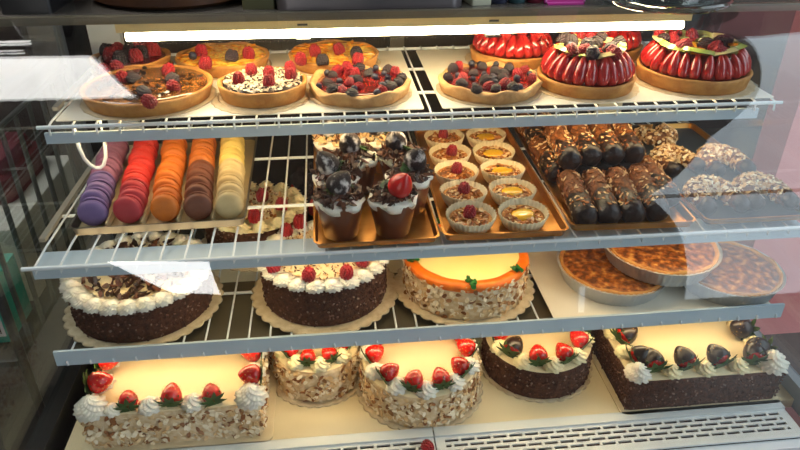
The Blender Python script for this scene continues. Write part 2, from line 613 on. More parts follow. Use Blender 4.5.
def ceiling_light(x0, x1, y0, y1, label, zb=CEIL - .06):
    t = thing('ceiling_light', label, 'light', ((x0 + x1) / 2, (y0 + y1) / 2, zb))
    hw, hd = (x1 - x0) / 2, (y1 - y0) / 2
    f = MB()
    for b in ((-hw - .02, -hw, -hd - .02, hd + .02), (hw, hw + .02, -hd - .02, hd + .02), (-hw, hw, -hd - .02, -hd), (-hw, hw, hd, hd + .02)):
        f.add(box(b[0], b[1], b[2], b[3], 0, CEIL - zb - .001))
    put('frame', f.mesh('frame', M_white_enamel), t)
    put('diffuser', MB().add(box(-hw, hw, -hd, hd, .005, .03)).mesh('diffuser', E_ceil), t)


t = thing('ceiling_light', 'large white ceiling light panel above the left of the case', 'light', (-.85, .25, CEIL - .06))
pan = [(-.75, -.34), (.57, -.37), (.40, .26), (-.75, .34)]
put('diffuser', MB().add(prism(pan, .005, .03)).mesh('diffuser', E_ceil), t)
put('frame', MB().add(prism([(x * 1.03, y * 1.04) for x, y in pan], .03, .0585)).mesh('frame', M_white_enamel), t)
ceiling_light(-2.3, -.70, .66, .71, 'narrow ceiling tube light behind the square panel')
ceiling_light(-2.3, -.72, .92, .99, 'narrow ceiling tube light nearest the back wall')
t = thing('lightbox', 'plain white backlit panel on the front wall', 'sign', (-.66, YF + .001, .12))  # added glow, no known sign; outline shaped for the white patch in the glass
E_glow_panel = emit_mat('sign_light', (1.0, .98, .96, 1), 13.0)
pan = [(.09, -.28), (.373, -.38), (.298, .31), (-.325, .43)]
put('diffuser', MB().add(prism(pan, -.06, -.045)).mesh('diffuser', E_glow_panel), t, (0, 0, 0), (PI / 2, 0, 0))
put('frame', MB().add(prism([(x * 1.05, z * 1.05) for x, z in pan], -.045, -.0)).mesh('frame', M_trim), t, (0, 0, 0), (PI / 2, 0, 0))
# ------------------------------------------------------------------ the display case
CX0, CX1, CYB = -.06, 1.262, .44
GP = [(.083, .137), (-.01, .098), (-.105, .03), (-.176, -.06), (-.220, -.16), (-.25, -.28), (-.277, -.40), (-.29, -.50)]


def spline(P, n=8):
    Q = [Vector(p) for p in P]
    Q = [2 * Q[0] - Q[1]] + Q + [2 * Q[-1] - Q[-2]]
    out = []
    for i in range(1, len(Q) - 2):
        p0, p1, p2, p3 = Q[i - 1:i + 3]
        for k in range(n):
            t = k / n
            out.append(.5 * ((2 * p1) + (-p0 + p2) * t + (2 * p0 - 5 * p1 + 4 * p2 - p3) * t * t + (-p0 + 3 * p1 - 3 * p2 + p3) * t ** 3))
    out.append(Q[-2])
    return out


GC = spline(GP)
M_glass = glass_mat('front_glass', (.97, .985, .98, 1))
M_glass_end = glass_mat('end_glass', (.90, .94, .94, 1))
case = thing('display_case', 'refrigerated pastry display case with three shelves and a lit top', 'display case', (.6, .1, FLOOR))
cz = -FLOOR
OFF = Vector((-.6, -.1, cz))


def cpart(name, mb, m, par=None, angle=40):
    """part of the case, given in shelf coordinates"""
    mb.v = [tuple(Vector(p) + OFF) for p in mb.v]
    return put(name, mb.mesh(name, m, angle), par or case)


M_base = mat('case_base', (120, 74, 70), (104, 62, 60), scale=5, rough=.5)
M_case = mat('case_metal', (150, 160, 168), rough=.35)
M_topedge = mat('case_top_edge', (120, 112, 92), (96, 90, 78), scale=5, rough=.3)
M_top = mat('case_top', (96, 92, 86), rough=.25)
cpart('base_cabinet', MB().add(box(CX0 - .02, CX1 + .05, -.42, CYB, FLOOR, -.535)).add(box(CX0 - .02, CX1 + .05, -.42, -.31, -.535, -.51)), M_base)
cpart('deck', MB().add(box(-.012, 1.235, -.213, CYB - .01, -.5, Z4)), M_deck)
# lip and vent grilles in front of the deck
cpart('deck_lip', MB().add(box(-.012, .5852, -.232, -.213, -.5, Z4 + .003)).add(box(.5872, 1.205, -.232, -.213, -.5, Z4 + .003)), M_grille)


def grille(x0, x1):
    g = MB()
    y0, y1, z1 = -.292, -.232, Z4 - .001
    z0 = z1 - .003
    rows = [-.2405, -.2515, -.2625, -.2735]
    hw = .0027
    ys = [y1]
    m0 = .016
    edges = []
    for r in rows:
        edges.append((r + hw, r - hw))
    top = y1
    for a, b in edges:
        g.add(box(x0, x1, a, top, z0, z1))
        top = b
    g.add(box(x0, x1, y0, top, z0, z1))
    for k, (a, b) in enumerate(edges):
        L, gap = .0225, .0045
        x = x0 + m0 - (0 if k % 2 == 0 else .0135)
        g.add(box(x0, x0 + m0, b, a, z0, z1))
        while x < x1 - m0:
            e0, e1 = x + L, x + L + gap
            if e0 > x0 + m0 and e1 < x1 - m0:
                g.add(box(e0, e1, b, a, z0, z1))
            x += L + gap
        g.add(box(x1 - m0, x1, b, a, z0, z1))
    return g


for a, b, lb in ((-.012, .5852, None), (.5872, 1.205, None)):
    cpart('vent_grille', grille(a, b), M_grille)
cpart('air_duct', MB().add(box(-.012, 1.205, -.292, -.232, -.51, -.49)), M_black)
# kick of the case front below the glass, side rails
cpart('end_rail', MB().add(box(1.236, 1.256, -.27, CYB, -.5, Z4 + .028)), M_case)
cpart('end_rail', MB().add(box(CX0, -.03, -.28, CYB, -.535, -.455)), M_darkpanel)
cpart('front_sill', MB().add(box(-.05, 1.25, -.31, -.292, -.535, -.488)), M_grille)


def end_panel(x0, x1, zlow):
    pts = [(p.x, p.y) for p in GC if p.y > zlow]
    pts.append((GC[-1].x if pts[-1][1] < -.49 else pts[-1][0] - .004, zlow))
    poly = [(y + .004, z) for y, z in pts] + [(CYB, zlow), (CYB, .128), (.095, .128)]
    n = len(poly)
    v = [(x0, y, z) for y, z in poly] + [(x1, y, z) for y, z in poly]
    f = [tuple(range(n)), tuple(range(2 * n - 1, n - 1, -1))] + [(i, n + i, n + (i + 1) % n, (i + 1) % n) for i in range(n)]
    return MB().add((v, f))


cpart('end_glass', end_panel(CX0 + .004, CX0 + .010, -.455), M_glass_end)
cpart('end_glass', end_panel(CX1 - .010, CX1 - .004, Z4 + .028), M_glass_end)
# back: sliding doors in a dark frame, uprights carrying the shelves
M_door = mat('sliding_door', (150, 138, 108), (120, 110, 88), scale=4, rough=.3)
M_doorlow = mat('door_dark', (54, 48, 44), (38, 36, 36), scale=5, rough=.25)
cpart('back_frame', MB().add(box(CX0, CX1, .425, CYB, -.5, .128)), M_darkpanel)
for x0, x1, y in ((-.02, .40, .413), (.42, .80, .407), (.82, 1.22, .413)):
    d = cpart('sliding_door', MB().add(box(x0, x1, y, y + .008, -.47, .10)), M_doorlow)
    cpart('door_rail', MB().add(box(x0, x1, y - .004, y, .062, .10)), M_door, case)
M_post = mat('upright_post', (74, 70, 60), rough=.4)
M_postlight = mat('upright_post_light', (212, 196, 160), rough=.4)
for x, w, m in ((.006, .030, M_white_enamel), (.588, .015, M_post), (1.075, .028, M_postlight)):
    o = cpart('upright_post', MB().add(box(x - w, x + w, .385, .405, -.48, .128)), m)
    sl = MB()
    for k in range(18):
        sl.add(box(x - .003, x + .003, .383, .386, -.46 + k * .03, -.446 + k * .03))
    cpart('slot', sl, M_black, o) if False else None
# top of the case, lamp fixture beneath it
cpart('top_panel', MB().add(box(CX0, CX1, .085, CYB, .130, .140)), M_top)
cpart('top_edge', MB().add(box(CX0, CX1, .074, .085, .1285, .1405)), M_topedge)
M_housing = mat('lamp_housing', (240, 222, 165), (232, 212, 150), scale=8, rough=.35)
lamp = cpart('lamp_housing', MB().add(box(.118, 1.055, .086, .150, .1125, .1285)), M_housing)
cpart('fluorescent_tube', MB().add(tube([(.13, .094, .1045), (.45, .094, .1045), (.80, .094, .1045), (1.045, .094, .1045)], .0072, 10)), E_lamp, lamp)
for x in (.405, .715):
    cpart('tube_clip', MB().add(box(x - .011, x + .011, .084, .104, .0925, .0970)), M_post, lamp)
    cpart('clip_screw', MB().add(box(x - .008, x + .008, .0845, .0862, .1180, .1210)), M_post, lamp)

# curved front glass: a pane of its own
gb = MB()
n = len(GC)
nor = []
for i in range(n):
    t = (GC[min(i + 1, n - 1)] - GC[max(i - 1, 0)]).normalized()
    nor.append(Vector((t.y, -t.x)))
v = []
for x in (CX0 - .002, CX1 + .002):
    for i in range(n):
        v.append((x, GC[i].x, GC[i].y))
    for i in range(n):
        q = GC[i] + nor[i] * .005
        v.append((x, q.x, q.y))
f = []
for i in range(n - 1):
    f.append((i, i + 1, 2 * n + i + 1, 2 * n + i))
    f.append((n + i + 1, n + i, 3 * n + i, 3 * n + i + 1))
    f.append((i, n + i, n + i + 1, i + 1))
    f.append((2 * n + i + 1, 3 * n + i + 1, 3 * n + i, 2 * n + i))
f.append((0, 2 * n, 3 * n, n))
f.append((n - 1, 2 * n - 1, 4 * n - 1, 3 * n - 1))
g = put('front_glass', MB().add((v, f)).mesh('front_glass', M_glass, 60))
tag(g, 'curved clear glass pane closing the front of the pastry case', 'glass pane')


M_reflector = mat('reflector', (96, 88, 70), (80, 74, 60), scale=6, rough=.5)
M_siderail = mat('side_rail', (176, 172, 160), rough=.35, metal=.3)
# ------------------------------------------------------------------ wire shelves
def wire_shelf(label, yf, z, x0, x1, depth, plate, hooks):
    t = thing('wire_shelf', label, 'shelf', (.6, yf, z), 0, 'wire shelves of the case')
    o = lambda p: (p[0] - .6, p[1] - yf, p[2] - z)
    r = .0018
    zt = z - .0024                          # wire tops end just under the shelf plane
    mb = MB()
    px0, px1, py0, py1, pz0, pz1 = plate
    xs = []
    x = x0 + .016
    while x < x1 - .01:
        xs.append(x)
        x += .0345
    for x in xs:
        path = [(x, yf + depth, zt), (x, yf + .02, zt), (x, yf + .002, zt - .002), (x, yf - .001, zt - .006)]
        if hooks == 'v':
            path = [(x, yf + depth, zt), (x, yf + .06, zt), (x, yf + .003, zt - .003), (x + .001, yf, zt - .012), (x + .0045, yf + .003, zt - .004)]
        elif hooks == 'drop':
            path = [(x, yf + depth, zt), (x, yf + .02, zt), (x, yf + .003, zt - .002), (x, yf + .001, zt - .017)]
        mb.add(tube(path, r, 5))
    if hooks == 'over':
        for x in xs:
            mb.add(tube([(x, yf, zt - .0005), (x, yf - .0095, zt - .004), (x + .001, yf - .0098, zt + .001 - .010)], r, 5))
    o_ = [(-.6, -yf, -z)]
    mv = lambda m: [tuple(Vector(p) + Vector(o_[0])) for p in m.v]
    mb.v = mv(mb)
    put('wire_grid', mb.mesh('wire_grid', M_white_enamel), t)
    for yy, rr in ((yf, .0032), (yf + depth * .28, .0028), (yf + depth * .63, .0028), (yf + depth, .003)):
        zz = zt - r - rr * .7 if yy > yf else zt - .003
        m2 = MB().add(tube([(x0, yy, zz), ((x0 + x1) / 2, yy, zz), (x1, yy, zz)], rr, 8))
        m2.v = mv(m2)
        put('cross_rod', m2.mesh('cross_rod', M_white_enamel), t)
    for xx, ww in ((x0 + .003, .0045), (x1 - .003, .0045)):
        m5 = MB().add(box(xx - ww, xx + ww, yf + .075, yf + depth, zt - .004, zt + .0022))
        m5.v = mv(m5)
        put('side_rail', m5.mesh('side_rail', M_siderail), t)
    m3 = MB().add(box(px0, px1, py0, py1, pz0, pz1))
    if hooks == 'over':
        m6 = MB().add(box(px0 + .01, px1 - .01, yf + .008, yf + .20, z - .0185, z - .0165))
        m6.v = mv(m6)
        put('reflector', m6.mesh('reflector', M_reflector), t)
    if hooks == 'v':
        m3.add(box(px0, px1, py0, py0 + .0015, pz0 - .014, pz0))
    m3.v = mv(m3)
    pl = put('light_rail', m3.mesh('light_rail', M_rail), t)
    ty, tz = (py1 - .004, pz0 - .0085) if hooks == 'v' else ((yf + .030, z - .027) if hooks == 'over' else (py1 + .009, pz0 + .006))
    m4 = MB().add(tube([(px0 + .03, ty, tz), (.6, ty, tz), (px1 - .03, ty, tz)], .006, 8))
    m4.v = mv(m4)
    put('fluorescent_tube', m4.mesh('fluorescent_tube', E_under), pl)
    return t


s1 = wire_shelf('topmost white wire shelf, holding the fruit tarts', 0, Z1, 0, 1.2, .385, (.006, 1.165, .004, .009, -.034, -.0165), 'drop')
bk = MB().add(tube([(.045, .02, -.012), (.045, .022, -.05), (.0475, .025, -.070), (.052, .03, -.083), (.058, .033, -.090), (.064, .036, -.092), (.070, .038, -.088), (.075, .041, -.076), (.0775, .044, -.055), (.078, .045, -.012)], .003, 8))
bk.v = [tuple(Vector(p) - Vector((.6, 0, 0))) for p in bk.v]
s2 = wire_shelf('middle white wire shelf, holding the macarons and pastry trays', -.1647, Z2, -.002, 1.204, .55, (.006, 1.19, -.155, -.108, -.163, -.160), 'v')
s3 = wire_shelf('lowest white wire shelf, holding the whole cakes and quiches', -.150, Z3, 0, 1.2, .535, (-.001, 1.2, -.158, -.1535, -.338, -.3105), 'over')
put('hook', bk.mesh('hook', M_white_enamel), s1)


def sheet(name, label, x0, x1, y0, y1, z, rz=0, h=.0016, m=M_paper, cat='paper'):
    o = put(name, MB().add(prism(rrect(x1 - x0, y1 - y0, .004, 2), 0, h)).mesh(name, m), None, ((x0 + x1) / 2, (y0 + y1) / 2, z), (0, 0, rz))
    return tag(o, label, cat)


sheet('parchment_sheet', 'white parchment sheet under the left tarts of the top shelf', .025, .592, .008, .345, Z1)
sheet('parchment_sheet', 'white parchment sheet under the strawberry tarts on the top shelf right', .622, 1.19, .008, .345, Z1)
sheet('parchment_sheet', 'cream parchment sheet under the quiches on the lowest shelf', .80, 1.19, -.146, .30, Z3)
TS = .0016    # paper thickness


# ------------------------------------------------------------------ trays
def tray(label, x0, x1, y0, y1, z, m, h=.012, rz=0, rim=.003, base_m=None, name='baking_tray', lip=True):
    t = thing(name, label, 'tray', ((x0 + x1) / 2, (y0 + y1) / 2, z), rz)
    w, d = x1 - x0, y1 - y0
    put('base', MB().add(prism(rrect(w - .008, d - .008, .008), 0, .002)).mesh('base', base_m or m), t)
    N = 6
    outer = [(w - .008, d - .008, .0), (w, d, h), (w + rim, d + rim, h + .001), (w - rim, d - rim, h + .001), (w - .0105, d - .0105, .002)]
    v, f = [], []
    for a, b, zz in outer:
        v += [(x, y, zz) for x, y in rrect(a, b, .01, N)]
    k = 4 * (N + 1)
    for j in range(len(outer)):
        j2 = (j + 1) % len(outer)
        for i in range(k):
            i2 = (i + 1) % k
            f.append((j * k + i, j * k + i2, j2 * k + i2, j2 * k + i))
    put('rim', MB().add((v, f)).mesh('rim', m), t)
    return t


mt = tray('steel macaron tray with pale dividers at the left of the middle shelf', .040, .300, -.088, .262, Z2, M_steel, .014, math.radians(1.0), name='macaron_tray', base_m=M_plastic)
for i in range(1, 5):
    put('divider', MB().add(box(-.001, .001, -.168, .168, .0025, .016)).mesh('divider', M_plastic), mt, (-.13 + i * .0525, 0, 0))
cupt = tray('gold tray under the chocolate dessert cups', .409, .594, -.163, .20, Z2, M_gold, .010, 0)
tlt = tray('gold tray under the fluted paper tartlets', .606, .796, -.163, .27, Z2, M_gold, .012, math.radians(-1))
flt = tray('gold tray under the chocolate-dipped rolls', .808, 1.006, -.155, .26, Z2, M_gold, .012, math.radians(-2))
hrt = tray('dark tray with a gold rim under the almond horns', 1.018, 1.195, -.154, .24, Z2, M_gold, .010, 0, base_m=M_blacktray)
#FOOD
# ------------------------------------------------------------------ tarts on the top shelf
def crust_mesh(r, h, m, wavy=0.0, slope=.93, rim=.007, seed=0, flute=0):
    rr = random.Random(seed)
    ph = [rr.uniform(0, 6.28) for _ in range(4)]

    def fn(t, i, a, z):
        k = 1 + wavy * (.5 * math.sin(5 * t + ph[0]) + .35 * math.sin(9 * t + ph[1]) + .3 * math.sin(17 * t + ph[2]))
        zz = z
        if i in (3, 4, 5):
            zz = z + wavy * .10 * math.sin(7 * t + ph[3]) * (1 if z > h * .5 else 0) * 1.2
            k *= 1 + (.012 * math.cos(flute * t) if flute else 0)
        return a * k, zz
    prof = [(0, 0), (r * slope * .96, 0), (r * slope, .001), (r * .985, h * .75), (r, h * .93), (r - rim * .4, h), (r - rim, h * .93), (r - rim * 1.25, h * .62), (0, h * .62)]
    return MB().add(lathe(prof, 72, fn)).mesh('crust', m, 180)


def fill_mesh(name, r, z0, z1, m, rough=.0012, seed=1):
    rr = random.Random(seed)
    rings = [0, .25, .5, .72, .88, 1.0]
    prof = [(0, z1 + .001)] + [(r * q, z1 + .001 * (1 - q)) for q in rings[1:]] + [(r, z0)]
    ns = [[rr.uniform(-rough, rough) for _ in range(48)] for _ in prof]

    def fn(t, i, a, z):
        return a, z + (ns[i][int(t / (2 * PI) * 48) % 48] if i < 5 else 0)
    return MB().add(lathe(prof, 48, fn)).mesh(name, m, 180)


def tart(label, x, y, r, h, cm, fm, group=None, z=None, wavy=.012, paper=True, fill=.72, fname='filling', seed=0, kind='fruit_tart', cat='tart', rough=.0012, rim=.007):
    z = Z1 + TS if z is None else z
    t = thing(kind, label, cat, (x, y, z), 0, group)
    put('crust', crust_mesh(r, h, cm, wavy, seed=seed, rim=rim), t, (0, 0, .0006))
    put(fname, fill_mesh(fname, r - rim * 1.3, h * .55, h * (fill + .12), fm, rough, seed), t, (0, 0, .0006))
    if paper:
        pr = r * 1.03
        put('paper_liner', MB().add(lathe([(0, 0), (pr * .96, 0), (pr, .0005), (pr * .96, .0006), (0, .0006)], 60, lambda t_, i, a, zz: (a * (1 + .008 * math.cos(20 * t_)), zz))).mesh('paper_liner', M_doily, 180), t)
    return t


def ring_pos(r, n, a0=0):
    return [(r * math.cos(a0 + 2 * PI * k / n), r * math.sin(a0 + 2 * PI * k / n), a0 + 2 * PI * k / n) for k in range(n)]


# big glazed chocolate tart, front left
t = tart('large chocolate-glazed tart with raspberries at the front left of the top shelf', .146, .104, .1045, .024, M_crust, M_glazebr, wavy=.006, seed=3, fill=.80, rough=.002)
for px, py, k in ((103, 66, 'raspberry'), (126, 75, 'raspberry'), (137, 76, 'blackberry'), (166, 68, 'raspberry'), (169, 78, 'blackberry'), (174, 83, 'raspberry'), (145, 91, 'blackberry'), (152, 97, 'raspberry'), (118, 62, 'raspberry')):
    p = at(px, py, Z1 + .034)
    berry(k, t, p.x - .146, p.y - .104, .022, (U(.5, 1.0), U(-.5, .5)), 1.1)
mb = MB()


def disc_sampler(r, z, rmin=0):
    def s():
        a, q = U(0, 6.283), math.sqrt(U((rmin / r) ** 2, 1)) * r
        return (q * math.cos(a), q * math.sin(a), z), (0, 0, 1)
    return s


scatter(mb, 70, disc_sampler(.090, .0222), lambda: flake(U(.010, .022), U(.004, .008), .001, .002), [0, 0, 1], .35, .001)
tag(put('chocolate_curls', mb.mesh('chocolate_curls', [M_darkchoc, M_glazebr]), t), kind='stuff')

# white flaked tart with raspberries
t = tart('round tart covered in pale almond flakes with six upright raspberries', .333, .098, .074, .026, M_crust, M_ganache, wavy=.006, seed=5, fill=.85)
mb = MB()
scatter(mb, 700, disc_sampler(.064, .0255), lambda: flake(U(.006, .010), U(.004, .006), .0008, .001), [0, 0, 0, 0, 1], .7, .001)
tag(put('almond_flakes', mb.mesh('almond_flakes', [M_almondpale, M_ganache]), t), kind='stuff')
for px, py in ((239, 79), (252, 70), (269, 82), (269, 73), (291, 75), (291, 68)):
    p = at(px, py + 3, Z1 + .030)
    berry('raspberry', t, p.x - .333, p.y - .098, .0262, (U(-.1, .1), U(-.1, .1)), 1.0)
# scalloped doily beneath it, pushed out to the front
t2 = put('paper_doily', MB().add(lathe([(0, 0), (.078, 0), (.081, .0004), (.078, .0008), (0, .0008)], 96, lambda t_, i, a, z: (a * (1 + .015 * math.cos(24 * t_)), z))).mesh('paper_doily', M_doily, 180), t, (-.004, -.012, -.0004))


def berry_tart(label, x, y, r, seed, cm):
    rr = random.Random(seed)
    t = tart(label, x, y, r, .021, cm, M_redglaze, wavy=.035, seed=seed, fill=.75, rim=.011, kind='berry_tart')
    pts = []
    for q, n in ((r * .80, 18), (r * .58, 13), (r * .34, 8), (r * .12, 3)):
        for k in range(n):
            a = 2 * PI * (k + rr.random() * .4) / n
            pts.append((q * math.cos(a), q * math.sin(a)))
    ks = ['raspberry', 'blackberry', 'blueberry', 'blueberry', 'raspberry', 'blackberry', 'blueberry']
    for (bx, by) in pts:
        if rr.random() < .12:
            continue
        k = ks[rr.randrange(len(ks))] if by > -r * .2 else ks[rr.randrange(7)]
        berry(k, t, bx, by, .0175, (rr.uniform(-.9, .9), rr.uniform(-.9, .9)), rr.uniform(.78, .98))
    return t


berry_tart('mixed berry tart with a thick pale crust, right of the tart with pale flakes', .494, .096, .0865, 21, M_paleflour)
berry_tart('mixed berry tart with a thin browned crust, alone at the front of the right parchment', .716, .093, .088, 34, M_paleflour)


def orange_tart(label, x, y, r, seed):
    rr = random.Random(seed)
    t = tart(label, x, y, r, .022, M_crust, M_apple, wavy=.012, seed=seed, fill=.8, kind='apple_tart', rim=.006)
    for q, n, s in ((r * .74, 17, 1.15), (r * .48, 12, 1.0), (r * .22, 6, .9)):
        for k in range(n):
            a = 2 * PI * k / n + rr.uniform(-.1, .1)
            put('fruit_slice', ME['apple' if rr.random() < .75 else 'peach'], t, (q * math.cos(a), q * math.sin(a), .0195 + rr.uniform(0, .002)), (rr.uniform(.25, .55), rr.uniform(-.2, .2), a + .5), s)
    return t


OT1 = orange_tart('golden sliced-fruit tart at the back, behind the large chocolate-glazed tart', .247, .272, .086, 41)
for px, py, k in ((201, 53, 'raspberry'), (193, 57, 'blueberry'), (205, 65, 'raspberry'), (231, 58, 'blackberry'), (249, 54, 'raspberry')):
    p = at(px, py + 2, Z1 + .028)
    berry(k, OT1, p.x - .247, p.y - .272, .024, None, 1.15)
OT2 = orange_tart('golden sliced-fruit tart at the back, behind the thick-crusted mixed berry tart', .455, .268, .086, 43)
for px, py, k in ((301, 60, 'raspberry'), (316, 52, 'raspberry'), (341, 50, 'raspberry'), (357, 54, 'blackberry'), (323, 62, 'blackberry'), (357, 61, 'raspberry')):
    p = at(px, py + 2, Z1 + .028)
    berry(k, OT2, p.x - .455, p.y - .268, .024, None, 1.1)
t = tart('small dark tart heaped with raspberries and blackberries in the back left corner', .078, .278, .072, .022, M_crust, M_redglaze, seed=8, wavy=.01)
for bx, by, k in ((-.02, .02, 'raspberry'), (.0, .0, 'blackberry'), (.022, -.01, 'blackberry'), (.032, .02, 'raspberry'), (.045, .0, 'raspberry'), (-.03, -.02, 'raspberry'), (.01, .035, 'raspberry'), (.02, -.035, 'raspberry'), (-.045, .01, 'blackberry'), (-.008, -.042, 'blackberry')):
    berry(k, t, bx, by, .020, None, 1.25)


def straw_tart(label, x, y, r, h, seed, rind, topz, fruits, paper=True):
    """tart with glazed strawberry halves leaning up its side"""
    rr = random.Random(seed)
    t = thing('strawberry_tart', label, 'tart', (x, y, Z1 + TS), 0, 'tall strawberry tarts')
    put('crust', crust_mesh(r, h, M_crust, .006, .95, .008, seed), t, (0, 0, .0008))
    put('custard', MB().add(lathe([(0, h * .6), (r - .012, h * .6), (r - .016, h * 1.2), (r * .70, topz * .86), (r * .5, topz * .93), (0, topz * .95)], 40)).mesh('custard', M_redglaze, 180), t)
    n = max(18, int(2 * PI * r / .0215))
    for k in range(n):
        a = 2 * PI * k / n + rr.uniform(-.03, .03)
        q = r - .013
        H = (topz - h) * 1.06
        s = H / .029
        o = put('strawberry_slice', ME['straw_half'], t, (q * math.cos(a), q * math.sin(a), h * .98), (0, 0, 0), (s * .62, s * .52, s))
        o.rotation_euler = (Matrix.Rotation(a, 4, 'Z') @ Matrix.Rotation(-.38 + rr.uniform(-.05, .05), 4, 'Y') @ Matrix.Rotation(rr.uniform(-.15, .15), 4, 'X')).to_euler()
    for q, m, kinds in ((r * .64, int(r * 190), fruits), (r * .38, int(r * 100), fruits), (r * .08, 2, fruits)):
        for k in range(m):
            a = 2 * PI * k / m + rr.uniform(-.15, .15)
            kd = kinds[rr.randrange(len(kinds))]
            X, Y = q * math.cos(a), q * math.sin(a)
            if kd in ('peach', 'kiwi'):
                put(kd + '_slice', ME[kd], t, (X, Y, topz * .93 + rr.uniform(0, .004)), (rr.uniform(.2, .7), rr.uniform(-.2, .2), a - PI / 2 + rr.uniform(-.5, .5)), 1.1)
            elif kd == 'straw':
                o = put('strawberry_half', ME['straw_half'], t, (X, Y, topz * .95), (rr.uniform(.9, 1.5), 0, rr.uniform(0, 6)), .95)
            else:
                berry(kd, t, X, Y, topz * .93, (rr.uniform(-.9, .9), rr.uniform(-.9, .9)), 1.1)
    for k in range(rind or 0):
        a = 2 * PI * k / rind + .3
        put('kiwi_slice' if k % 3 else 'pear_slice', ME['kiwi' if k % 3 else 'pear'], t, (r * .70 * math.cos(a), r * .70 * math.sin(a), topz * .99), (rr.uniform(.1, .35), rr.uniform(-.1, .1), a - PI / 2), 1.55)
    if paper:
        put('paper_doily', MB().add(lathe([(0, 0), (r * 1.08, 0), (r * 1.10, .0004), (r * 1.08, .0007), (0, .0007)], 96, lambda t_, i, a, z: (a * (1 + .012 * math.cos(26 * t_)), z))).mesh('paper_doily', M_doily, 180), t)
    return t


straw_tart('tall strawberry tart with yellow peach slices, behind the browned berry tart', .800, .265, .082, .022, 51, 0, .062, ['peach', 'peach', 'straw', 'raspberry', 'blueberry', 'peach'])
straw_tart('tall strawberry tart with kiwi and raspberries, right of the browned berry tart', .889, .098, .084, .022, 52, 4, .068, ['raspberry', 'blackberry', 'kiwi', 'raspberry', 'blueberry', 'kiwi', 'blackberry'])
straw_tart('low strawberry and peach tart at the back right of the top shelf', .982, .284, .084, .024, 53, 0, .070, ['peach', 'straw', 'peach', 'straw', 'raspberry'])
st = straw_tart('wide strawberry tart ringed with kiwi slices at the right end of the top shelf', 1.092, .112, .098, .026, 54, 8, .066, ['kiwi', 'peach', 'raspberry', 'kiwi', 'blackberry', 'kiwi', 'raspberry'])

# ------------------------------------------------------------------ macarons
mr = .0213
shell_prof = [(0, .0006), (mr * .90, .0006), (mr * .97, .0), (mr * 1.035, .0010), (mr * 1.03, .0026), (mr * .985, .0031), (mr * 1.0, .0042), (mr * .955, .0066), (mr * .85, .0084), (mr * .62, .0096), (mr * .3, .0101), (0, .0102)]
ME['shell_half'] = {}
for k in MAC:
    ME['shell_half'][k] = MB().add(lathe(shell_prof, 24, lambda t, i, r, z: (r * (1 + (.016 * math.sin(11 * t + i) if 1 < i < 5 else 0)), z))).mesh('shell', MAC[k], 180)
ME['mac_fill'] = {k: MB().add(lathe([(0, -.0036), (mr * .86, -.0036), (mr * .89, 0), (mr * .86, .0036), (0, .0036)], 20)).mesh('filling', FILL[k], 180) for k in FILL}
ORD = ['first', 'second', 'third', 'fourth', 'fifth', 'sixth', 'seventh', 'eighth', 'ninth']
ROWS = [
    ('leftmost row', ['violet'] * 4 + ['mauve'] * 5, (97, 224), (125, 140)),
    ('red row', ['rose'] * 3 + ['red'] * 6, (133, 222), (154, 138)),  # one red throughout; cool front light and warm back light coloured in
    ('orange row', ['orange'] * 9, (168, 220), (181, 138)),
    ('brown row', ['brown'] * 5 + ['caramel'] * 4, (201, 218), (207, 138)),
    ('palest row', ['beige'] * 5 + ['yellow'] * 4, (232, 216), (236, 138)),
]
for rn, cols, fpx, bpx in ROWS:
    a, b = at(*fpx, Z2), at(*bpx, Z2)
    xs = (a.x + .0, -.0545), (a.x + (b.x - a.x) * .72 + .0, .190)
    for i, c in enumerate(cols):
        u = i / 8
        x = xs[0][0] + (xs[1][0] - xs[0][0]) * u + U(-.0022, .0022)
        y = xs[0][1] + (xs[1][1] - xs[0][1]) * u + (U(-.0012, .0012) if i else 0)
        lean = math.radians(86 + U(-7, 6))            # axis tipped back from vertical
        zc = Z2 + .0025 + mr * 1.0 * math.sin(lean) + .011 * math.cos(lean)
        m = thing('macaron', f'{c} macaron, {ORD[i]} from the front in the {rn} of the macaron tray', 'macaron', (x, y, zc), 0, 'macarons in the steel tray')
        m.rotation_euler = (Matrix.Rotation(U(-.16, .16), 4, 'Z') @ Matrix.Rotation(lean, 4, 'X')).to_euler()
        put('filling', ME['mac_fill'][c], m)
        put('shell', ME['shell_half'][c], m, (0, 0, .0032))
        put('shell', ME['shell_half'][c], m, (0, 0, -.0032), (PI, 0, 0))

# ------------------------------------------------------------------ chocolate dessert cups
cr0, cr1, ch = .0245, .0362, .058
mb = MB().add(lathe([(0, 0), (cr0, 0), (cr0 + .001, .001), (cr1, ch), (cr1 - .0008, ch + .0004), (cr1 - .0016, ch - .003), (0, ch - .004)], 28))
ME['cup'] = mb.mesh('cup', M_cup, 50)
mb = MB().add(lathe([(0, 0), (cr1 - .002, -.006), (cr1 + .0006, .001), (cr1 + .0012, .004), (cr1 - .004, .008), (cr1 - .014, .011), (0, .013)], 40,
                    lambda t, i, r, z: (r * (1 + .04 * math.sin(6 * t + i)), z + .0028 * math.sin(5 * t + 2 * i) * (1 if 1 < i < 5 else 0))))
ME['cup_cream'] = mb.mesh('cream', M_cream, 180)
CUPS = [
    (0, 'chocolate cup with a white cream collar at the front left of its gold tray', .2),
    (0, 'chocolate cup with a red strawberry at the front right of its gold tray', 1.4),
    (0, 'chocolate cup at the right edge of its tray, behind the front right one', 2.6),
    (0, 'chocolate cup at the left edge of its tray, just behind the front left one', 3.5),
    (0, 'chocolate cup under a sugar-dusted strawberry in the middle of the third row', 4.3),
    (0, 'chocolate cup at the right of the third row of the cup tray', 4.9),
    (0, 'nut-flaked chocolate cup in the back row at the left of the cup tray', 5.0),
    (0, 'nut-flaked chocolate cup in the back row at the right of the cup tray', 5.6),
]
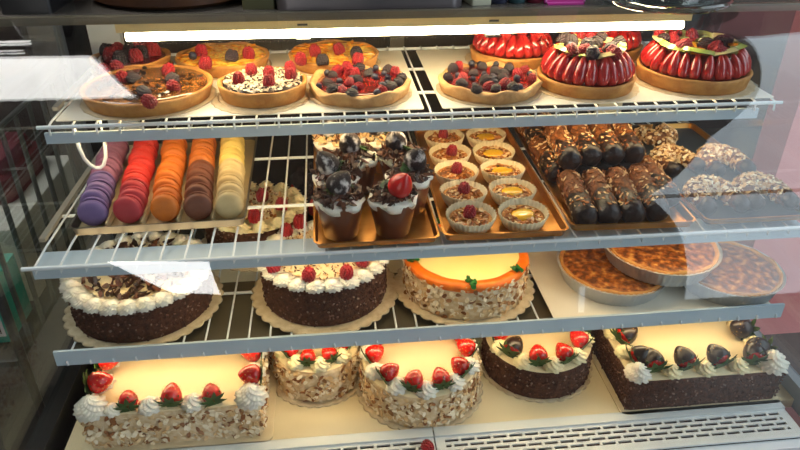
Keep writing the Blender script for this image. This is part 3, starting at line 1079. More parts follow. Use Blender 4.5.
CP = [(.449, -.124), (.528, -.125), (.5605, -.057), (.447, -.046), (.4815, .023), (.556, .022), (.447, .102), (.525, .102)]
for (cx, cy), (_, lab, sd) in zip(CP, CUPS):
    rr = random.Random(int(sd * 100))
    c = thing('dessert_cup', lab, 'dessert cup', (cx, cy, Z2 + .0025), rr.uniform(0, 6), 'chocolate dessert cups')
    put('cup', ME['cup'], c)
    put('cream', ME['cup_cream'], c, (0, 0, ch - .003))
    sv = MB()
    R.seed(int(sd * 31))
    scatter(sv, 125, lambda: ((lambda a, q: ((q * math.cos(a), q * math.sin(a), ch + .011 - .007 * (q / .034) ** 2), (math.cos(a) * .4, math.sin(a) * .4, 1)))(U(0, 6.28), .034 * math.sqrt(U(.02, 1)))),
            lambda: flake(U(.010, .021), U(.004, .009), .0012, .003), [0, 0, 1] if cy < .09 else [2, 2, 1], 1.1, .004)
    tag(put('chocolate_shavings', sv.mesh('chocolate_shavings', [M_shav, M_milkchoc, M_almond]), c), kind='stuff')
    a = rr.uniform(0, 6.28)
    s = put('strawberry', MB().add(lathe(SP, 18)).mesh('strawberry', M_powder if 'red straw' not in lab else M_straw, 180), c, (.010 * math.cos(a), .010 * math.sin(a), ch + .014), (rr.uniform(-.5, .5), rr.uniform(.2, .7), rr.uniform(0, 6)), 1.35)
    if 'red straw' not in lab:
        s['label'] = 'chocolate-dipped strawberry dusted with sugar'
    put('calyx', ME['calyx'], s, (0, 0, .0005))
    lf = MB()
    for k in range(2):
        lf.add(flake(.024, .013, .0008, .004), T(-.012 * math.cos(a) + .004 * k, -.012 * math.sin(a), ch + .019, .5, -.4, a + k))
    put('mint_leaf', lf.mesh('mint_leaf', M_leaf), c)

# ------------------------------------------------------------------ tartlets in fluted paper cups
NF = 32
tr0, tr1, th = .0288, .0384, .0235
flute = lambda t, i, r, z: (r * (1 + (.036 * math.cos(NF * t) * min(1, z / .008))), z)
ME['paper_cup'] = MB().add(lathe([(0, 0), (tr0, 0), (tr0 + .0035, .006), (tr1, th), (tr1 - .0006, th + .0003), (tr0 + .0028, .0062), (tr0 - .0006, .0006), (0, .0006)], NF * 4, flute)).mesh('paper_cup', M_flute, 180)
ME['tartlet_base'] = MB().add(lathe([(0, .0008), (tr0 - .003, .0008), (tr0 + .001, .0075), (tr1 - .0055, .015), (tr1 - .0075, .0165), (tr1 - .011, .0150), (0, .0150)], 40)).mesh('pastry', M_crust, 180)
ME['tartlet_glaze'] = fill_mesh('glaze', tr1 - .0105, .013, .0155, M_custard, .0008, 3)
ME['lemon'] = MB().add(lathe([(0, .0), (.0165, 0), (.0172, .002), (.014, .0045), (.008, .0056), (0, .006)], 24, lambda t, i, r, z: (r * (1 + .25 * abs(math.cos(t)) - .12), z))).mesh('lemon_half', M_lemon, 180)
LX = []
for k in range(5):
    LX.append((.6495 + .0027 * k, -.1215 + .0775 * k, 'raspberry'))
for k in range(5):
    LX.append((.7315 + .0027 * k, -.1225 + .0775 * k, 'lemon'))
for i, (x, y, k) in enumerate(LX):
    n5 = ORD[i % 5]
    lab = (f'almond tartlet topped with one raspberry, {n5} from the front in the left tartlet column' if k == 'raspberry'
           else f'nut tartlet with a yellow fruit centre, {n5} from the front in the right tartlet column')
    t = thing('tartlet', lab, 'tartlet', (x, y, Z2 + .0025), U(0, 6), 'tartlets in fluted paper cups')
    t.rotation_euler = (U(-.04, .04), U(-.04, .04), U(0, 6))
    put('paper_cup', ME['paper_cup'], t)
    put('pastry', ME['tartlet_base'], t)
    put('glaze', ME['tartlet_glaze'], t)
    mb = MB()
    R.seed(300 + i)
    scatter(mb, 80 if k == 'raspberry' else 64, disc_sampler(.0275, .0162, .004 if k == 'raspberry' else .0175), lambda: flake(U(.007, .011), U(.004, .006), .0009, .0008), [0, 0, 1, 2], .55, .001)
    tag(put('almond_flakes', mb.mesh('almond_flakes', [M_toast, M_almond, M_almondbrown]), t), kind='stuff')
    if k == 'raspberry':
        berry('raspberry', t, U(-.003, .003), U(-.003, .003), .0168, (U(-.3, .3), U(-.3, .3)), 1.0)
    else:
        put('lemon_half', ME['lemon'], t, (0, 0, .0155), (0, 0, U(-.4, .4) - t.rotation_euler.z))

# ------------------------------------------------------------------ chocolate-dipped rolls
rl, rr0 = .135, .0172


def roll_meshes(seed):
    R.seed(seed)
    body = MB()
    prof = [(0, -rl * .5), (rr0 * .8, -rl * .5), (rr0, -rl * .47), (rr0 * 1.03, -rl * .2), (rr0, rl * .15), (rr0 * 1.04, rl * .47), (rr0 * .78, rl * .5), (rr0 * .5, rl * .485), (0, rl * .485)]
    ns = [[R.uniform(.95, 1.05) for _ in range(20)] for _ in prof]
    body.add(lathe(prof, 20, lambda t, i, r, z: (r * ns[i][int(t / 2 / PI * 20) % 20], z)))

    def samp():
        a, z = U(0, 6.28), U(-rl * .45, rl * .5)
        return (rr0 * 1.02 * math.cos(a), rr0 * 1.02 * math.sin(a), z), (math.cos(a), math.sin(a), 0)
    scatter(body, 230, samp, lambda: flake(U(.005, .010), U(.003, .005), .0009, .0006), [1, 1, 2], .4, .0004)
    rb_ = body.mesh('wafer', [M_rollbase, mat('roll_flake', (164, 98, 44), (128, 70, 30), scale=80, rough=.6), M_almond])
    ck = MB().add(lathe([(0, -rl * .512), (rr0 * .80, -rl * .512), (rr0 * 1.08, -rl * .48), (rr0 * 1.10, -rl * .30), (rr0 * 1.12, -rl * .16), (rr0 * 1.08, -rl * .07), (rr0 * .9, -rl * .06), (0, -rl * .06)], 26,
                       lambda t, i, r, z: (r * (1 + .045 * math.sin(4 * t + i) + .03 * math.sin(9 * t + 2 * i)), z + (.007 * math.sin(3 * t + seed) if i in (4, 5, 6) else 0))))
    return rb_, ck.mesh('chocolate_dip', M_rollchoc, 180)


M_rollbase = mat('roll_wafer', (142, 84, 38), (100, 56, 26), scale=130, rough=.6, bump=.4, bscale=200)
M_rollchoc = mat('roll_chocolate', (32, 20, 18), (46, 28, 24), scale=120, rough=.36, bump=.4, bscale=150)
RM = [roll_meshes(s) for s in (61, 62, 63)]
# (x, y, z above tray, heading deg from -y, pitch, label)
ROLLS = [
    (.8315, -.080, .0205, -6, 2, 'chocolate-dipped roll at the far left of the front row, beside the tray wall'),
    (.8715, -.080, .0205, -9, 2, 'nutty chocolate-dipped roll, second from the left in the front row'),
    (.9120, -.078, .0205, -9, 2, 'nutty chocolate-dipped roll in the middle of the front row'),
    (.9530, -.074, .0205, -9, 2, 'long chocolate-dipped roll, second from the right in the front row'),
    (.9855, -.035, .0205, -5, 0, 'chocolate-dipped roll lying along the right rim of its gold tray'),
    (.8290, .070, .0205, 0, 0, 'golden nutty roll at the left of the second row, along the tray wall'),
    (.8690, .070, .0205, 0, 0, 'nutty roll of the second row under the left golden top roll'),
    (.9090, .072, .0205, 0, 0, 'nutty roll of the second row under the middle golden top roll'),
    (.9490, .075, .0205, 0, 0, 'nutty roll of the second row under the right golden top roll'),
    (.834, .190, .0205, 0, 0, 'nutty roll in the shaded back left corner of the roll tray'),
    (.876, .192, .0205, 0, 0, 'nutty roll at the shaded back of the tray, right of the corner one'),
    (.846, .050, .0545, -6, 1, 'chocolate-dipped roll on top of the heap at its left edge'),
    (.888, .062, .0545, -8, 1, 'golden roll on top of the heap, second from its left'),
    (.929, .064, .0545, -8, 1, 'golden roll on top of the heap, second from its right'),
    (.968, .066, .0545, -9, 1, 'golden roll on top of the heap at its right'),
]
for i, (x, y, z, hd, pt, lab) in enumerate(ROLLS):
    m = thing('pastry_roll', lab, 'pastry roll', (x, y, Z2 + .002 + z), 0, 'chocolate-dipped rolls')
    # local +Z (plain end) points backwards (+y)
    m.rotation_euler = (Matrix.Rotation(math.radians(hd), 4, 'Z') @ Matrix.Rotation(math.radians(-90 + pt), 4, 'X') @ Matrix.Rotation(U(0, 6), 4, 'Z')).to_euler()
    a, b = RM[i % 3]
    put('wafer', a, m)
    put('chocolate_dip', b, m)


# ------------------------------------------------------------------ almond horns
M_hornbase = mat('horn_pastry', (120, 70, 32), (92, 50, 22), scale=110, rough=.6)


def horn(label, x, y, rz, s, seed, z=Z2 + .0025, tilt=0.0):
    R.seed(seed)
    t = thing('almond_horn', label, 'pastry', (x, y, z), rz, 'almond horns')
    path = []
    Ra, leg = .036, .050
    for i in range(5):
        path.append((-Ra - .004 * (1 - i / 4), -leg + i * leg / 4))
    for i in range(1, 14):
        a = PI - PI * i / 14
        path.append((Ra * math.cos(a), Ra * 1.05 * math.sin(a)))
    for i in range(5):
        path.append((Ra + .004 * i / 4, -i * leg / 4))
    N = len(path)
    rad = [.0175 + .0065 * math.sin(PI * i / (N - 1)) for i in range(N)]
    v, f = [], []
    K = 14
    for i, (px, py) in enumerate(path):
        a, b = path[max(i - 1, 0)], path[min(i + 1, N - 1)]
        tx, ty = b[0] - a[0], b[1] - a[1]
        L = math.hypot(tx, ty)
        nx, ny = ty / L, -tx / L
        for k in range(K):
            q = 2 * PI * k / K
            rr = rad[i] * (1 + .03 * math.sin(3 * q + i))
            v.append((px + nx * rr * math.cos(q), py + ny * rr * math.cos(q), max(0, rad[i] * .85 + rr * .95 * math.sin(q))))
    for i in range(N - 1):
        for k in range(K):
            k2 = (k + 1) % K
            f.append((i * K + k, (i + 1) * K + k, (i + 1) * K + k2, i * K + k2))
    f.append(tuple(range(K)))
    f.append(tuple((N - 1) * K + k for k in range(K - 1, -1, -1)))
    put('pastry', MB().add((v, f)).mesh('pastry', M_hornbase, 180), t, sc=s)

    def samp():
        i = R.randrange(2, N - 2)
        q = U(-.5, PI + .5)
        px, py = path[i]
        a, b = path[i - 1], path[i + 1]
        tx, ty = b[0] - a[0], b[1] - a[1]
        L = math.hypot(tx, ty)
        nx, ny = ty / L, -tx / L
        c, sn = math.cos(q), math.sin(q)
        j = U(-.004, .004)
        return (px + nx * rad[i] * c + tx / L * j, py + ny * rad[i] * c + ty / L * j, rad[i] * .85 + rad[i] * .95 * sn), (nx * c, ny * c, sn)
    mb = MB()
    scatter(mb, 330, samp, lambda: flake(U(.010, .016), U(.006, .009), .001, .0014), [0, 0, 1, 2], .45, .0006)
    tag(put('almond_flakes', mb.mesh('almond_flakes', [M_almond, M_almondtan, M_almondpale]), t, sc=s), kind='stuff')
    for sg in (-1, 1):
        mb = MB().add(lathe([(0, -.008), (.010, -.0075), (.0165, -.002), (.0188, .010), (.0195, .018), (.017, .021), (0, .021)], 18, lambda q, i, r, zz: (r, zz + (.004 * math.sin(3 * q) if i in (4, 5) else 0))),
                    T(sg * (Ra + .004), -leg - .004, .0165, -PI / 2))
        mb.v = [(a, b, max(.0, c)) for a, b, c in mb.v]
        put('chocolate_tip', mb.mesh('chocolate_tip', M_rollchoc, 180), t, sc=s)
    return t


horn('almond-flaked horn pastry with dark chocolate tips at the front left of the dark tray', 1.064, -.084, .05, .74, 71)
horn('almond-flaked horn pastry with dark chocolate tips at the front right corner of the dark tray', 1.151, -.080, .0, .74, 72)
horn('almond-flaked horn pastry behind the two front ones, at the right end of its tray', 1.149, .043, .05, .74, 75)
horn('golden almond horn pastry beside the chocolate-dipped rolls', 1.063, .055, .25, .70, 73)
horn('almond horn pastry with chocolate-coated sides, alone at the back of the dark tray', 1.085, .178, 3.3, .66, 74)
# ------------------------------------------------------------------ cakes
M_nutcream = mat('nutty_cream', (232, 210, 174), (212, 182, 138), scale=120, rough=.7)


def doily_mesh(r, n=34, m=M_doily):
    return MB().add(lathe([(0, 0), (r * .96, 0), (r, .0004), (r * .97, .0016), (r * .9, .0012), (0, .0012)], n * 6, lambda t, i, a, z: (a * (1 + (.034 * abs(math.sin(n / 2 * t)) if i in (1, 2, 3) else 0)), z))).mesh('paper_doily', m, 180)


def side_cyl(r, h, z0=0):
    def s():
        a, z = U(0, 6.28), z0 + h * U(.01, .985)
        return (r * math.cos(a), r * math.sin(a), z), (math.cos(a), math.sin(a), 0)
    return s


def side_box(w, d, h):
    def s():
        z = h * U(.02, .97)
        q = U(0, 2 * (w + d))
        if q < w:
            return (q - w / 2, -d / 2, z), (0, -1, 0)
        q -= w
        if q < d:
            return (w / 2, q - d / 2, z), (1, 0, 0)
        q -= d
        if q < w:
            return (q - w / 2, d / 2, z), (0, 1, 0)
        return (-w / 2, q - w - d / 2 if False else q - w - d / 2, z), (-1, 0, 0)
    return s


def cyl_body(r, h, m, bev=.006):
    return MB().add(lathe([(0, 0), (r, 0), (r, h - bev), (r - bev * .3, h - bev * .3), (r - bev, h), (0, h)], 64)).mesh('cake_body', m, 50)


def almond_coat(samp, n, seed):
    R.seed(seed)
    mb = MB()
    scatter(mb, n, samp, lambda: flake(U(.008, .0125), U(.0055, .008), .0009, .0012), [0, 0, 0, 1, 1, 1, 1, 2, 3], .6, .0008)
    return tag(put('almond_flakes', mb.mesh('almond_flakes', [M_almond, M_almondpale, M_almondbrown, M_almondtan])), kind='stuff')


M_crumb3 = mat('chocolate_crumb_light', (124, 86, 70), rough=.85)


def crumb_coat(samp, n, seed):
    R.seed(seed)
    mb = MB()
    scatter(mb, n, samp, chip, [0] * 11 + [1] + [2] * 2, .8)
    return tag(put('cake_crumbs', mb.mesh('cake_crumbs', [M_crumb, M_crumb2, M_crumb3], 30)), kind='stuff')


def child(o, par, loc=(0, 0, 0)):
    o.parent = par
    o.location = loc
    return o


def cake(label, x, y, z, r, h, coat, topm, board, seed, cat='cake', group=None, lz=0):
    t = thing('round_cake', label, cat, (x, y, z), 0, group)
    if board:
        put('paper_doily', doily_mesh(board), t, (0, 0, lz))
    b = .002
    put('cake_body', cyl_body(r, h, M_nutcream if coat == 'almond' else M_crumb), t, (0, 0, b))
    put('frosting_top', MB().add(lathe([(0, 0), (r - .003, 0), (r - .002, .001), (r - .005, .0025), (0, .003)], 64)).mesh('frosting_top', topm, 50), t, (0, 0, b + h))
    samp = side_cyl(r, h)
    c = almond_coat(samp, int(105000 * r * h), seed) if coat == 'almond' else crumb_coat(samp, int(210000 * r * h), seed)
    child(c, t, (0, 0, b))
    return t


# --- lowest shelf: black forest style cake, left
cx, cy, r, h = .106, -.018, .1135, .060
t = cake('chocolate crumb cake with a white cream ring and chocolate curls, leftmost on the lowest shelf', cx, cy, Z3, r, h, 'crumb', M_vanillatop, .129, 1)
for i, (a, b, th) in enumerate(ring_pos(r - .009, 25)):
    put('cream_shell', ME['shell'], t, (a, b, h + .003), (0, 0, th), (1.05, 1.05, 1.15))
mb = MB()
R.seed(9)
scatter(mb, 330, disc_sampler(r - .024, h + .008), lambda: flake(U(.010, .024), U(.004, .009), .0012, .003), [0, 0, 1, 1, 2], .9, .004)
tag(put('chocolate_curls', mb.mesh('chocolate_curls', [M_shav, M_ganache, M_milkchoc]), t), kind='stuff')

# --- lowest shelf: chocolate cake with raspberries
cx, cy, r, h = .418, -.014, .1075, .072
t = cake('tall chocolate crumb cake with raspberries on a cream border, on the lowest shelf', cx, cy, Z3, r, h, 'crumb', M_vanillatop, .128, 2)
for i, (a, b, th) in enumerate(ring_pos(r - .010, 22)):
    put('cream_shell', ME['shell'], t, (a, b, h + .002), (0, 0, th), (1.05, 1.05, .95))
mb = MB()
R.seed(19)
scatter(mb, 420, disc_sampler(r - .018, h + .005), lambda: flake(U(.004, .010), U(.0015, .003), .0012, .001), [0, 1, 2, 2], .9, .001)
tag(put('chocolate_sprinkles', mb.mesh('chocolate_sprinkles', [M_shav, M_milkchoc, M_almond]), t), kind='stuff')
for px, py in ((274, 266), (308, 273), (346, 271), (362, 259), (306, 254), (338, 250)):
    p = at(px, py + 2, Z3 + h + .02)
    berry('raspberry', t, p.x - cx, p.y - cy, h + .013, None, 1.15)
for a in (.6, 1.5, 2.4):
    berry('raspberry', t, .085 * math.cos(a), .085 * math.sin(a), h + .013, None, 1.15)

# --- carrot cake with orange rim
cx, cy, r, h = .668, -.022, .1075, .066
t = cake('almond-coated cake with a smooth pale yellow top, orange icing rim and green sprigs', cx, cy, Z3, r, h, 'almond', M_cheese, .124, 3)
put('orange_rim', MB().add(lathe([(r + .001, -.009), (r + .0035, -.002), (r + .001, .004), (r - .006, .0062), (r - .0135, .0055), (r - .0155, .002), (r - .008, -.006), (r + .001, -.009)], 72,
                                 lambda q, i, a, z: (a * (1 + .006 * math.sin(14 * q)), z))).mesh('orange_rim', M_orange, 180), t, (0, 0, h + .001))
sp = []
for px, py in ((412, 263), (470, 285), (512, 271), (524, 249)):
    p = at(px, py, Z3 + h + .004)
    d = Vector((p.x - cx, p.y - cy)).normalized() * (r - .006)
    sp.append(math.atan2(d.y, d.x))
for k, a in enumerate(sp + [.9, 1.9, 2.7]):
    lf = MB()
    R.seed(50 + k)
    for j in range(9):
        lf.add(flake(U(.008, .013), U(.005, .008), .0008, .002), T(U(-.007, .007), U(-.006, .006), U(.001, .008), U(-.9, .9), U(-.9, .9), U(0, 6)))
    lf.add(tube([(0, 0, 0), (.002, 0, .004), (.004, .001, .007)], .0012, 5))
    put('parsley_sprig', lf.mesh('parsley_sprig', M_bright), t, ((r - .004) * math.cos(a), (r - .004) * math.sin(a), h + .005), (0, 0, a), 1.15)

# --- dark cake at the rear of the lowest shelf, seen through the wires
cx, cy, r, h = .288, .170, .098, .070
t = cake('dark crumb cake topped with nuts and raspberries, behind the front cakes of the lowest shelf', cx, cy, Z3, r, h, 'crumb', M_yellowcream, .112, 4)
for a, b, th in ring_pos(r - .012, 16, .2):
    put('cream_rosette', ME['rosette_y'], t, (a, b, h + .003), (0, 0, th), .9)
mb = MB()
R.seed(23)
scatter(mb, 260, disc_sampler(r - .03, h + .008), lambda: flake(U(.006, .011), U(.004, .007), .0012, .001), [0, 1, 2], .9, .004)
tag(put('almond_flakes', mb.mesh('almond_flakes', [M_almond, M_almondpale, M_almondbrown]), t), kind='stuff')
for px, py in ((255, 219), (281, 208), (262, 198), (300, 225)):
    p = at(px, py, Z3 + h + .02)
    berry('raspberry', t, p.x - cx, p.y - cy, h + .016, None, 1.25)
t = thing('berry_cake', 'berry-topped cake at the back of the lowest shelf, seen through the wire shelf above', 'cake', (.435, .300, Z3), 0)
put('cake_body', cyl_body(.078, .058, M_ganache), t)
for q, n in ((.066, 15), (.044, 10), (.02, 5)):
    for a, b, th in ring_pos(q, n, q * 9):
        berry('blueberry' if (int(th * 7) % 3) else 'blackberry', t, a, b, .058, None, 1.35)
for a, b, th in ring_pos(.0785, 15):
    o = put('strawberry_slice', ME['straw_half'], t, (a, b, .018), (0, 0, th), (.9, .6, 1.3))

# --- quiches in foil pans
def quiche(label, x, y, z, r, seed, tilt=(0, 0)):
    t = thing('quiche', label, 'quiche', (x, y, z), 0, 'quiches in foil pans')
    t.rotation_euler = (tilt[0], tilt[1], seed * 1.3)
    h = .034
    nf = 64
    fn = lambda q, i, a, zz: (a * (1 + (.010 * math.cos(nf * q) if i in (2, 3, 6, 7) else 0)), zz)
    put('foil_pan', MB().add(lathe([(0, 0), (r * .84, 0), (r * .86, .001), (r * .965, h * .92), (r, h * .95), (r * 1.005, h), (r * .965, h * .975), (r * .85, .002), (0, .002)], nf * 4, fn)).mesh('foil_pan', M_foil, 60), t)
    rr = random.Random(seed)
    ph = [rr.uniform(0, 6) for _ in range(4)]
    put('crust', MB().add(lathe([(r * .85, h * .3), (r * .955, h * .96), (r * .945, h * 1.07), (r * .90, h * 1.02), (r * .86, h * .8), (r * .7, h * .3)], 80, lambda q, i, a, zz: (a, zz + (.0012 * math.sin(13 * q + ph[0]) + .001 * math.sin(7 * q + ph[1])) * (i in (2, 3))))).mesh('crust', M_crust, 180), t)
    prof = [(r * .905, h * .86), (r * .88, h * .97), (r * .72, h * 1.0), (r * .5, h * 1.02), (r * .25, h * 1.02), (0, h * 1.02)]
    fz = lambda q, i, a, zz: (a, zz + .0012 * math.sin(5 * q + i * 2 + ph[2]) + .0008 * math.sin(11 * q + i * 3 + ph[3]))
    put('filling', MB().add(lathe(prof, 72, fz)).mesh('filling', M_quiche, 180), t)
    return t


quiche('browned quiche in a foil pan, leftmost of the three on the parchment', .940, -.034, Z3 + TS, .1005, 1)
quiche('browned quiche in a foil pan, stacked on top of the other two', 1.022, -.032, Z3 + TS + .0365, .104, 2)
quiche('browned quiche in a foil pan at the right end of the lowest shelf', 1.143, -.064, Z3 + TS, .0945, 3)

# --- deck: big almond sheet cake
def sheet_cake(label, x, y, w, d, h, coat, topm, seed, board):
    t = thing('sheet_cake', label, 'cake', (x, y, Z4), 0)
    put('cake_board', MB().add(prism(rrect(w + board, d + board, .012), 0, .003)).mesh('cake_board', M_board), t)
    put('cake_body', MB().add(slab(w, d, .003, .003 + h, .010, .006)).mesh('cake_body', M_nutcream if coat == 'almond' else M_crumb, 50), t)
    put('frosting_top', MB().add(slab(w - .008, d - .008, .003 + h - .001, .003 + h + .002, .01, .001)).mesh('frosting_top', topm), t)
    samp = side_box(w, d, h)
    c = almond_coat(samp, int(33000 * (w + d) * h), seed) if coat == 'almond' else crumb_coat(samp, int(66000 * (w + d) * h), seed)
    child(c, t, (0, 0, .003))
    return t


def deco_at(t, cx, cy, zt, items, dz, lim=None):
    """items: (pixel x, pixel y, kind, ...) placed on the cake top"""
    for it in items:
        px, py, k = it[:3]
        p = at(px, py, Z4 + zt + dz)
        X, Y = p.x - cx, p.y - cy
        if lim:
            q = math.hypot(X, Y)
            if q > lim:
                X, Y = X * lim / q, Y * lim / q
        if k == 'cream':
            put('cream_rosette', ME[it[3]], t, (X, Y, zt - .001), (0, 0, U(0, 6)), it[4])
        else:
            strawberry(t, X, Y, zt + it[5], it[3], it[4], it[6] if len(it) > 6 else 1.0, dipped=(k == 'dipped'))


cx, cy, w, d, h = .168, -.080, .276, .240, .066
t = sheet_cake('rectangular sheet cake with almond-coated sides and a smooth cream top, leftmost on the deck', cx, cy, w, d, h, 'almond', M_vanillatop, 31, .030)
zt = h + .005
hw, hd = w / 2 - .014, d / 2 - .014
for X, Y, k, s in ((-hw, -hd, 'rosette_big', 1.05), (-hw, -hd + .058, 'rosette_big', .85), (-hw, -hd + .112, 'rosette_big', .8), (hw, -hd, 'rosette_big', 1.05), (hw, -hd + .058, 'rosette_big', .8), (hw, -hd + .112, 'rosette_big', .8),
                   (-hw + .090, -hd - .002, 'rosette', 1.05), (-hw + .157, -hd - .002, 'rosette', 1.05), (-hw + .033, -hd - .004, 'rosette', .8), (-hw, hd, 'rosette_big', 1), (hw, hd, 'rosette_big', 1), (-hw + .08, hd, 'rosette', 1), (-hw + .16, hd, 'rosette', 1)):
    put('cream_rosette', ME[k], t, (X, Y, zt - .001), (0, 0, U(0, 6)), s)
for X, Y, ln, az, dz, s in ((-hw + .058, -hd - .008, 1.4, PI * .55, .011, 1.1), (-hw + .124, -hd - .008, 1.15, PI * .5, .012, 1.2), (-hw + .190, -hd - .008, 1.35, PI * .6, .011, 1.15),
                            (-hw - .008, -hd + .031, 1.45, .15, .028, 1.3), (-hw - .008, -hd + .086, 1.45, .1, .026, 1.25), (hw + .014, -hd + .032, 1.35, PI + .1, .022, 1.25), (hw + .012, -hd + .085, 1.4, PI, .024, 1.25),
                            (-hw, hd - .04, 1.3, 0, .02, 1.1), (hw, hd - .04, 1.3, PI, .02, 1.1), (-hw + .04, hd, 1.2, -PI / 2, .012, 1), (-hw + .12, hd, 1.2, -PI / 2, .012, 1)):
    strawberry(t, X, Y, zt + dz, ln, az, s)

# --- small almond cake behind
cx, cy, r, h = .397, -.056, .0765, .064
t = cake('small round almond-coated cake, second from the left on the deck', cx, cy, Z4, r, h, 'almond', M_vanillatop, .088, 5)
zt = h + .005
n = 9
for k in range(n):
    a = -PI / 2 + 2 * PI * (k + .15) / n
    put('cream_rosette', ME['rosette_y'], t, ((r - .016) * math.cos(a), (r - .016) * math.sin(a), zt - .001), (0, 0, U(0, 6)), .98)
    a += PI / n
    strawberry(t, (r - .012) * math.cos(a), (r - .012) * math.sin(a), zt + .012, 1.25, a + PI + U(-.3, .3), 1.0)

# --- bigger almond cake in front
cx, cy, r, h = .578, -.108, .1035, .064
t = cake('large round almond-coated cake ringed with strawberries, in the middle of the deck front', cx, cy, Z4, r, h, 'almond', M_vanillatop, .112, 6)
zt = h + .005
n = 11
for k in range(n):
    a = -PI / 2 + 2 * PI * (k - .02) / n
    put('cream_rosette', ME['rosette'], t, ((r - .015) * math.cos(a), (r - .015) * math.sin(a), zt - .001), (0, 0, U(0, 6)), 1.05)
    a += PI / n
    strawberry(t, (r - .010) * math.cos(a), (r - .010) * math.sin(a), zt + .013, 1.2, a + PI + U(-.4, .4), 1.15)

# --- round chocolate cake
cx, cy, r, h = .803, -.070, .0985, .058
t = cake('round chocolate crumb cake ringed with partly dipped strawberries, right of the middle on the deck', cx, cy, Z4, r, h, 'crumb', M_vanillatop, .104, 7)
zt = h + .005
n = 10
for k in range(n):
    a = -PI / 2 + 2 * PI * (k + .06) / n
    put('cream_rosette', ME['rosette_y'], t, ((r - .016) * math.cos(a), (r - .016) * math.sin(a), zt - .001), (0, 0, U(0, 6)), 1.05)
    a += PI / n
    strawberry(t, (r - .012) * math.cos(a), (r - .012) * math.sin(a), zt + .013, 1.2, a + PI + U(-.4, .4), 1.18, dipped=(k in (2, 3, 4, 5, 8)))

# --- square chocolate cake at the right end
cx, cy, w, d, h = 1.062, -.085, .276, .250, .062
t = sheet_cake('square chocolate crumb cake ringed with chocolate-dipped strawberries, at the right end of the deck', cx, cy, w, d, h, 'crumb', M_vanillatop, 32, .020)
zt = h + .005
hw, hd = w / 2 - .017, d / 2 - .017
per = []
for k in range(4):
    per.append((-hw + 2 * hw * k / 4, -hd, -PI / 2))
for k in range(4):
    per.append((hw, -hd + 2 * hd * k / 4, 0))
for k in range(4):
    per.append((hw - 2 * hw * k / 4, hd, PI / 2))
for k in range(4):
    per.append((-hw, hd - 2 * hd * k / 4, PI))
for i, (X, Y, a) in enumerate(per):
    big = i in (0, 4, 8, 12)
    put('cream_rosette', ME['rosette_big' if big else 'rosette_y'], t, (X, Y, zt - .001), (0, 0, U(0, 6)), 1.1 if i == 4 else (.9 if big else 1.0))
    X2, Y2, _ = per[(i + 1) % len(per)]
    strawberry(t, (X + X2) / 2, (Y + Y2) / 2, zt + .013, 1.15, a + PI + U(-.4, .4), 1.25, dipped=True)

# a stray raspberry on the grille
p = at(424, 443, Z4 + .006)
o = put('raspberry', ME['raspberry'], None, (p.x, -.250, Z4 + .0072), (PI / 2 - .1, 0, .6))
tag(o, 'single raspberry fallen on the vent grille at the front of the case', 'raspberry')

# ------------------------------------------------------------------ things on top of the case
CT = .140
M_wood = mat('dark_wood', (92, 56, 30), (62, 36, 20), scale=8, rough=.4, stretch=(1, 6, 1), bump=.1)
o = put('wooden_board', MB().add(lathe([(0, 0), (.125, 0), (.140, .008), (.142, .024), (.136, .03), (.125, .026), (0, .024)], 64)).mesh('wooden_board', M_wood, 40), None, (.190, .234, CT))
tag(o, 'round dark wooden serving board on top of the case, at the left', 'serving board')
M_tin = mat('black_tin', (30, 30, 32), rough=.4)
o = thing('storage_tin', 'black tin on top of the case at its left end', 'tin', (-.012, .155, CT))
put('body', MB().add(slab(.075, .11, 0, .075, .006, .002)).mesh('body', M_tin), o)
put('lid', MB().add(slab(.079, .114, .075, .09, .007, .002)).mesh('lid', M_tin), o)
M_pan = mat('grey_pan', (104, 98, 98), (84, 80, 84), scale=7, rough=.35, metal=.3)
o = thing('baking_pan', 'long grey baking pan lying on top of the case', 'baking pan', (.515, .213, CT))
put('body', MB().add(slab(.30, .24, 0, .030, .02, .004)).mesh('body', M_pan), o)
put('rim', MB().add(tube([(x, y, .030) for x, y in rrect(.302, .242, .02)], .004, 6, True)).mesh('rim', M_pan), o)
o = thing('cardboard_box', 'olive green box on top of the case, left of the grey pan', 'box', (.337, .165, CT))
M_olive = mat('olive_card', (78, 76, 44), rough=.6)
put('body', MB().add(slab(.05, .12, 0, .05, .004, .002)).mesh('body', M_olive), o)
put('lid', MB().add(slab(.052, .122, .05, .064, .004, .002)).mesh('lid', M_olive), o)
o = thing('cardboard_box', 'pale card box on top of the case, beside the grey pan', 'box', (.690, .155, CT), .15)
M_pale = mat('pale_card', (188, 190, 168), rough=.6)
put('body', MB().add(slab(.034, .10, 0, .05, .003, .002)).mesh('body', M_pale), o)
put('lid', MB().add(slab(.036, .102, .05, .062, .003, .002)).mesh('lid', M_pale), o)
M_jar = mat('blue_jar', (48, 54, 76), rough=.2, coat=.5)
M_jar2 = mat('teal_jar', (52, 84, 92), rough=.2, coat=.5)
M_jar3 = mat('maroon_jar', (110, 30, 52), rough=.3, coat=.3)
M_lid = mat('jar_lid', (90, 90, 94), rough=.35, metal=.7)
for x, m, lab in ((.740, M_jar, 'dark blue jar on top of the case, next to the pale card box'), (.771, M_jar2, 'teal jar on top of the case, between the dark blue and maroon jars'), (.802, M_jar3, 'maroon jar on top of the case, next to the magenta sign')):
    o = thing('jar', lab, 'jar', (x - .010, .125, CT), 0, 'jars on the case top')
    put('body', MB().add(lathe([(0, 0), (.013, 0), (.0145, .002), (.0145, .042), (.011, .050), (0, .050)], 24)).mesh('body', m), o)
    put('lid', MB().add(lathe([(0, .050), (.012, .050), (.012, .058), (0, .0585)], 24)).mesh('lid', M_lid), o)
M_mag = mat('magenta_card', (196, 48, 150), rough=.4)
M_maglight = mat('magenta_border', (232, 130, 206), rough=.4)
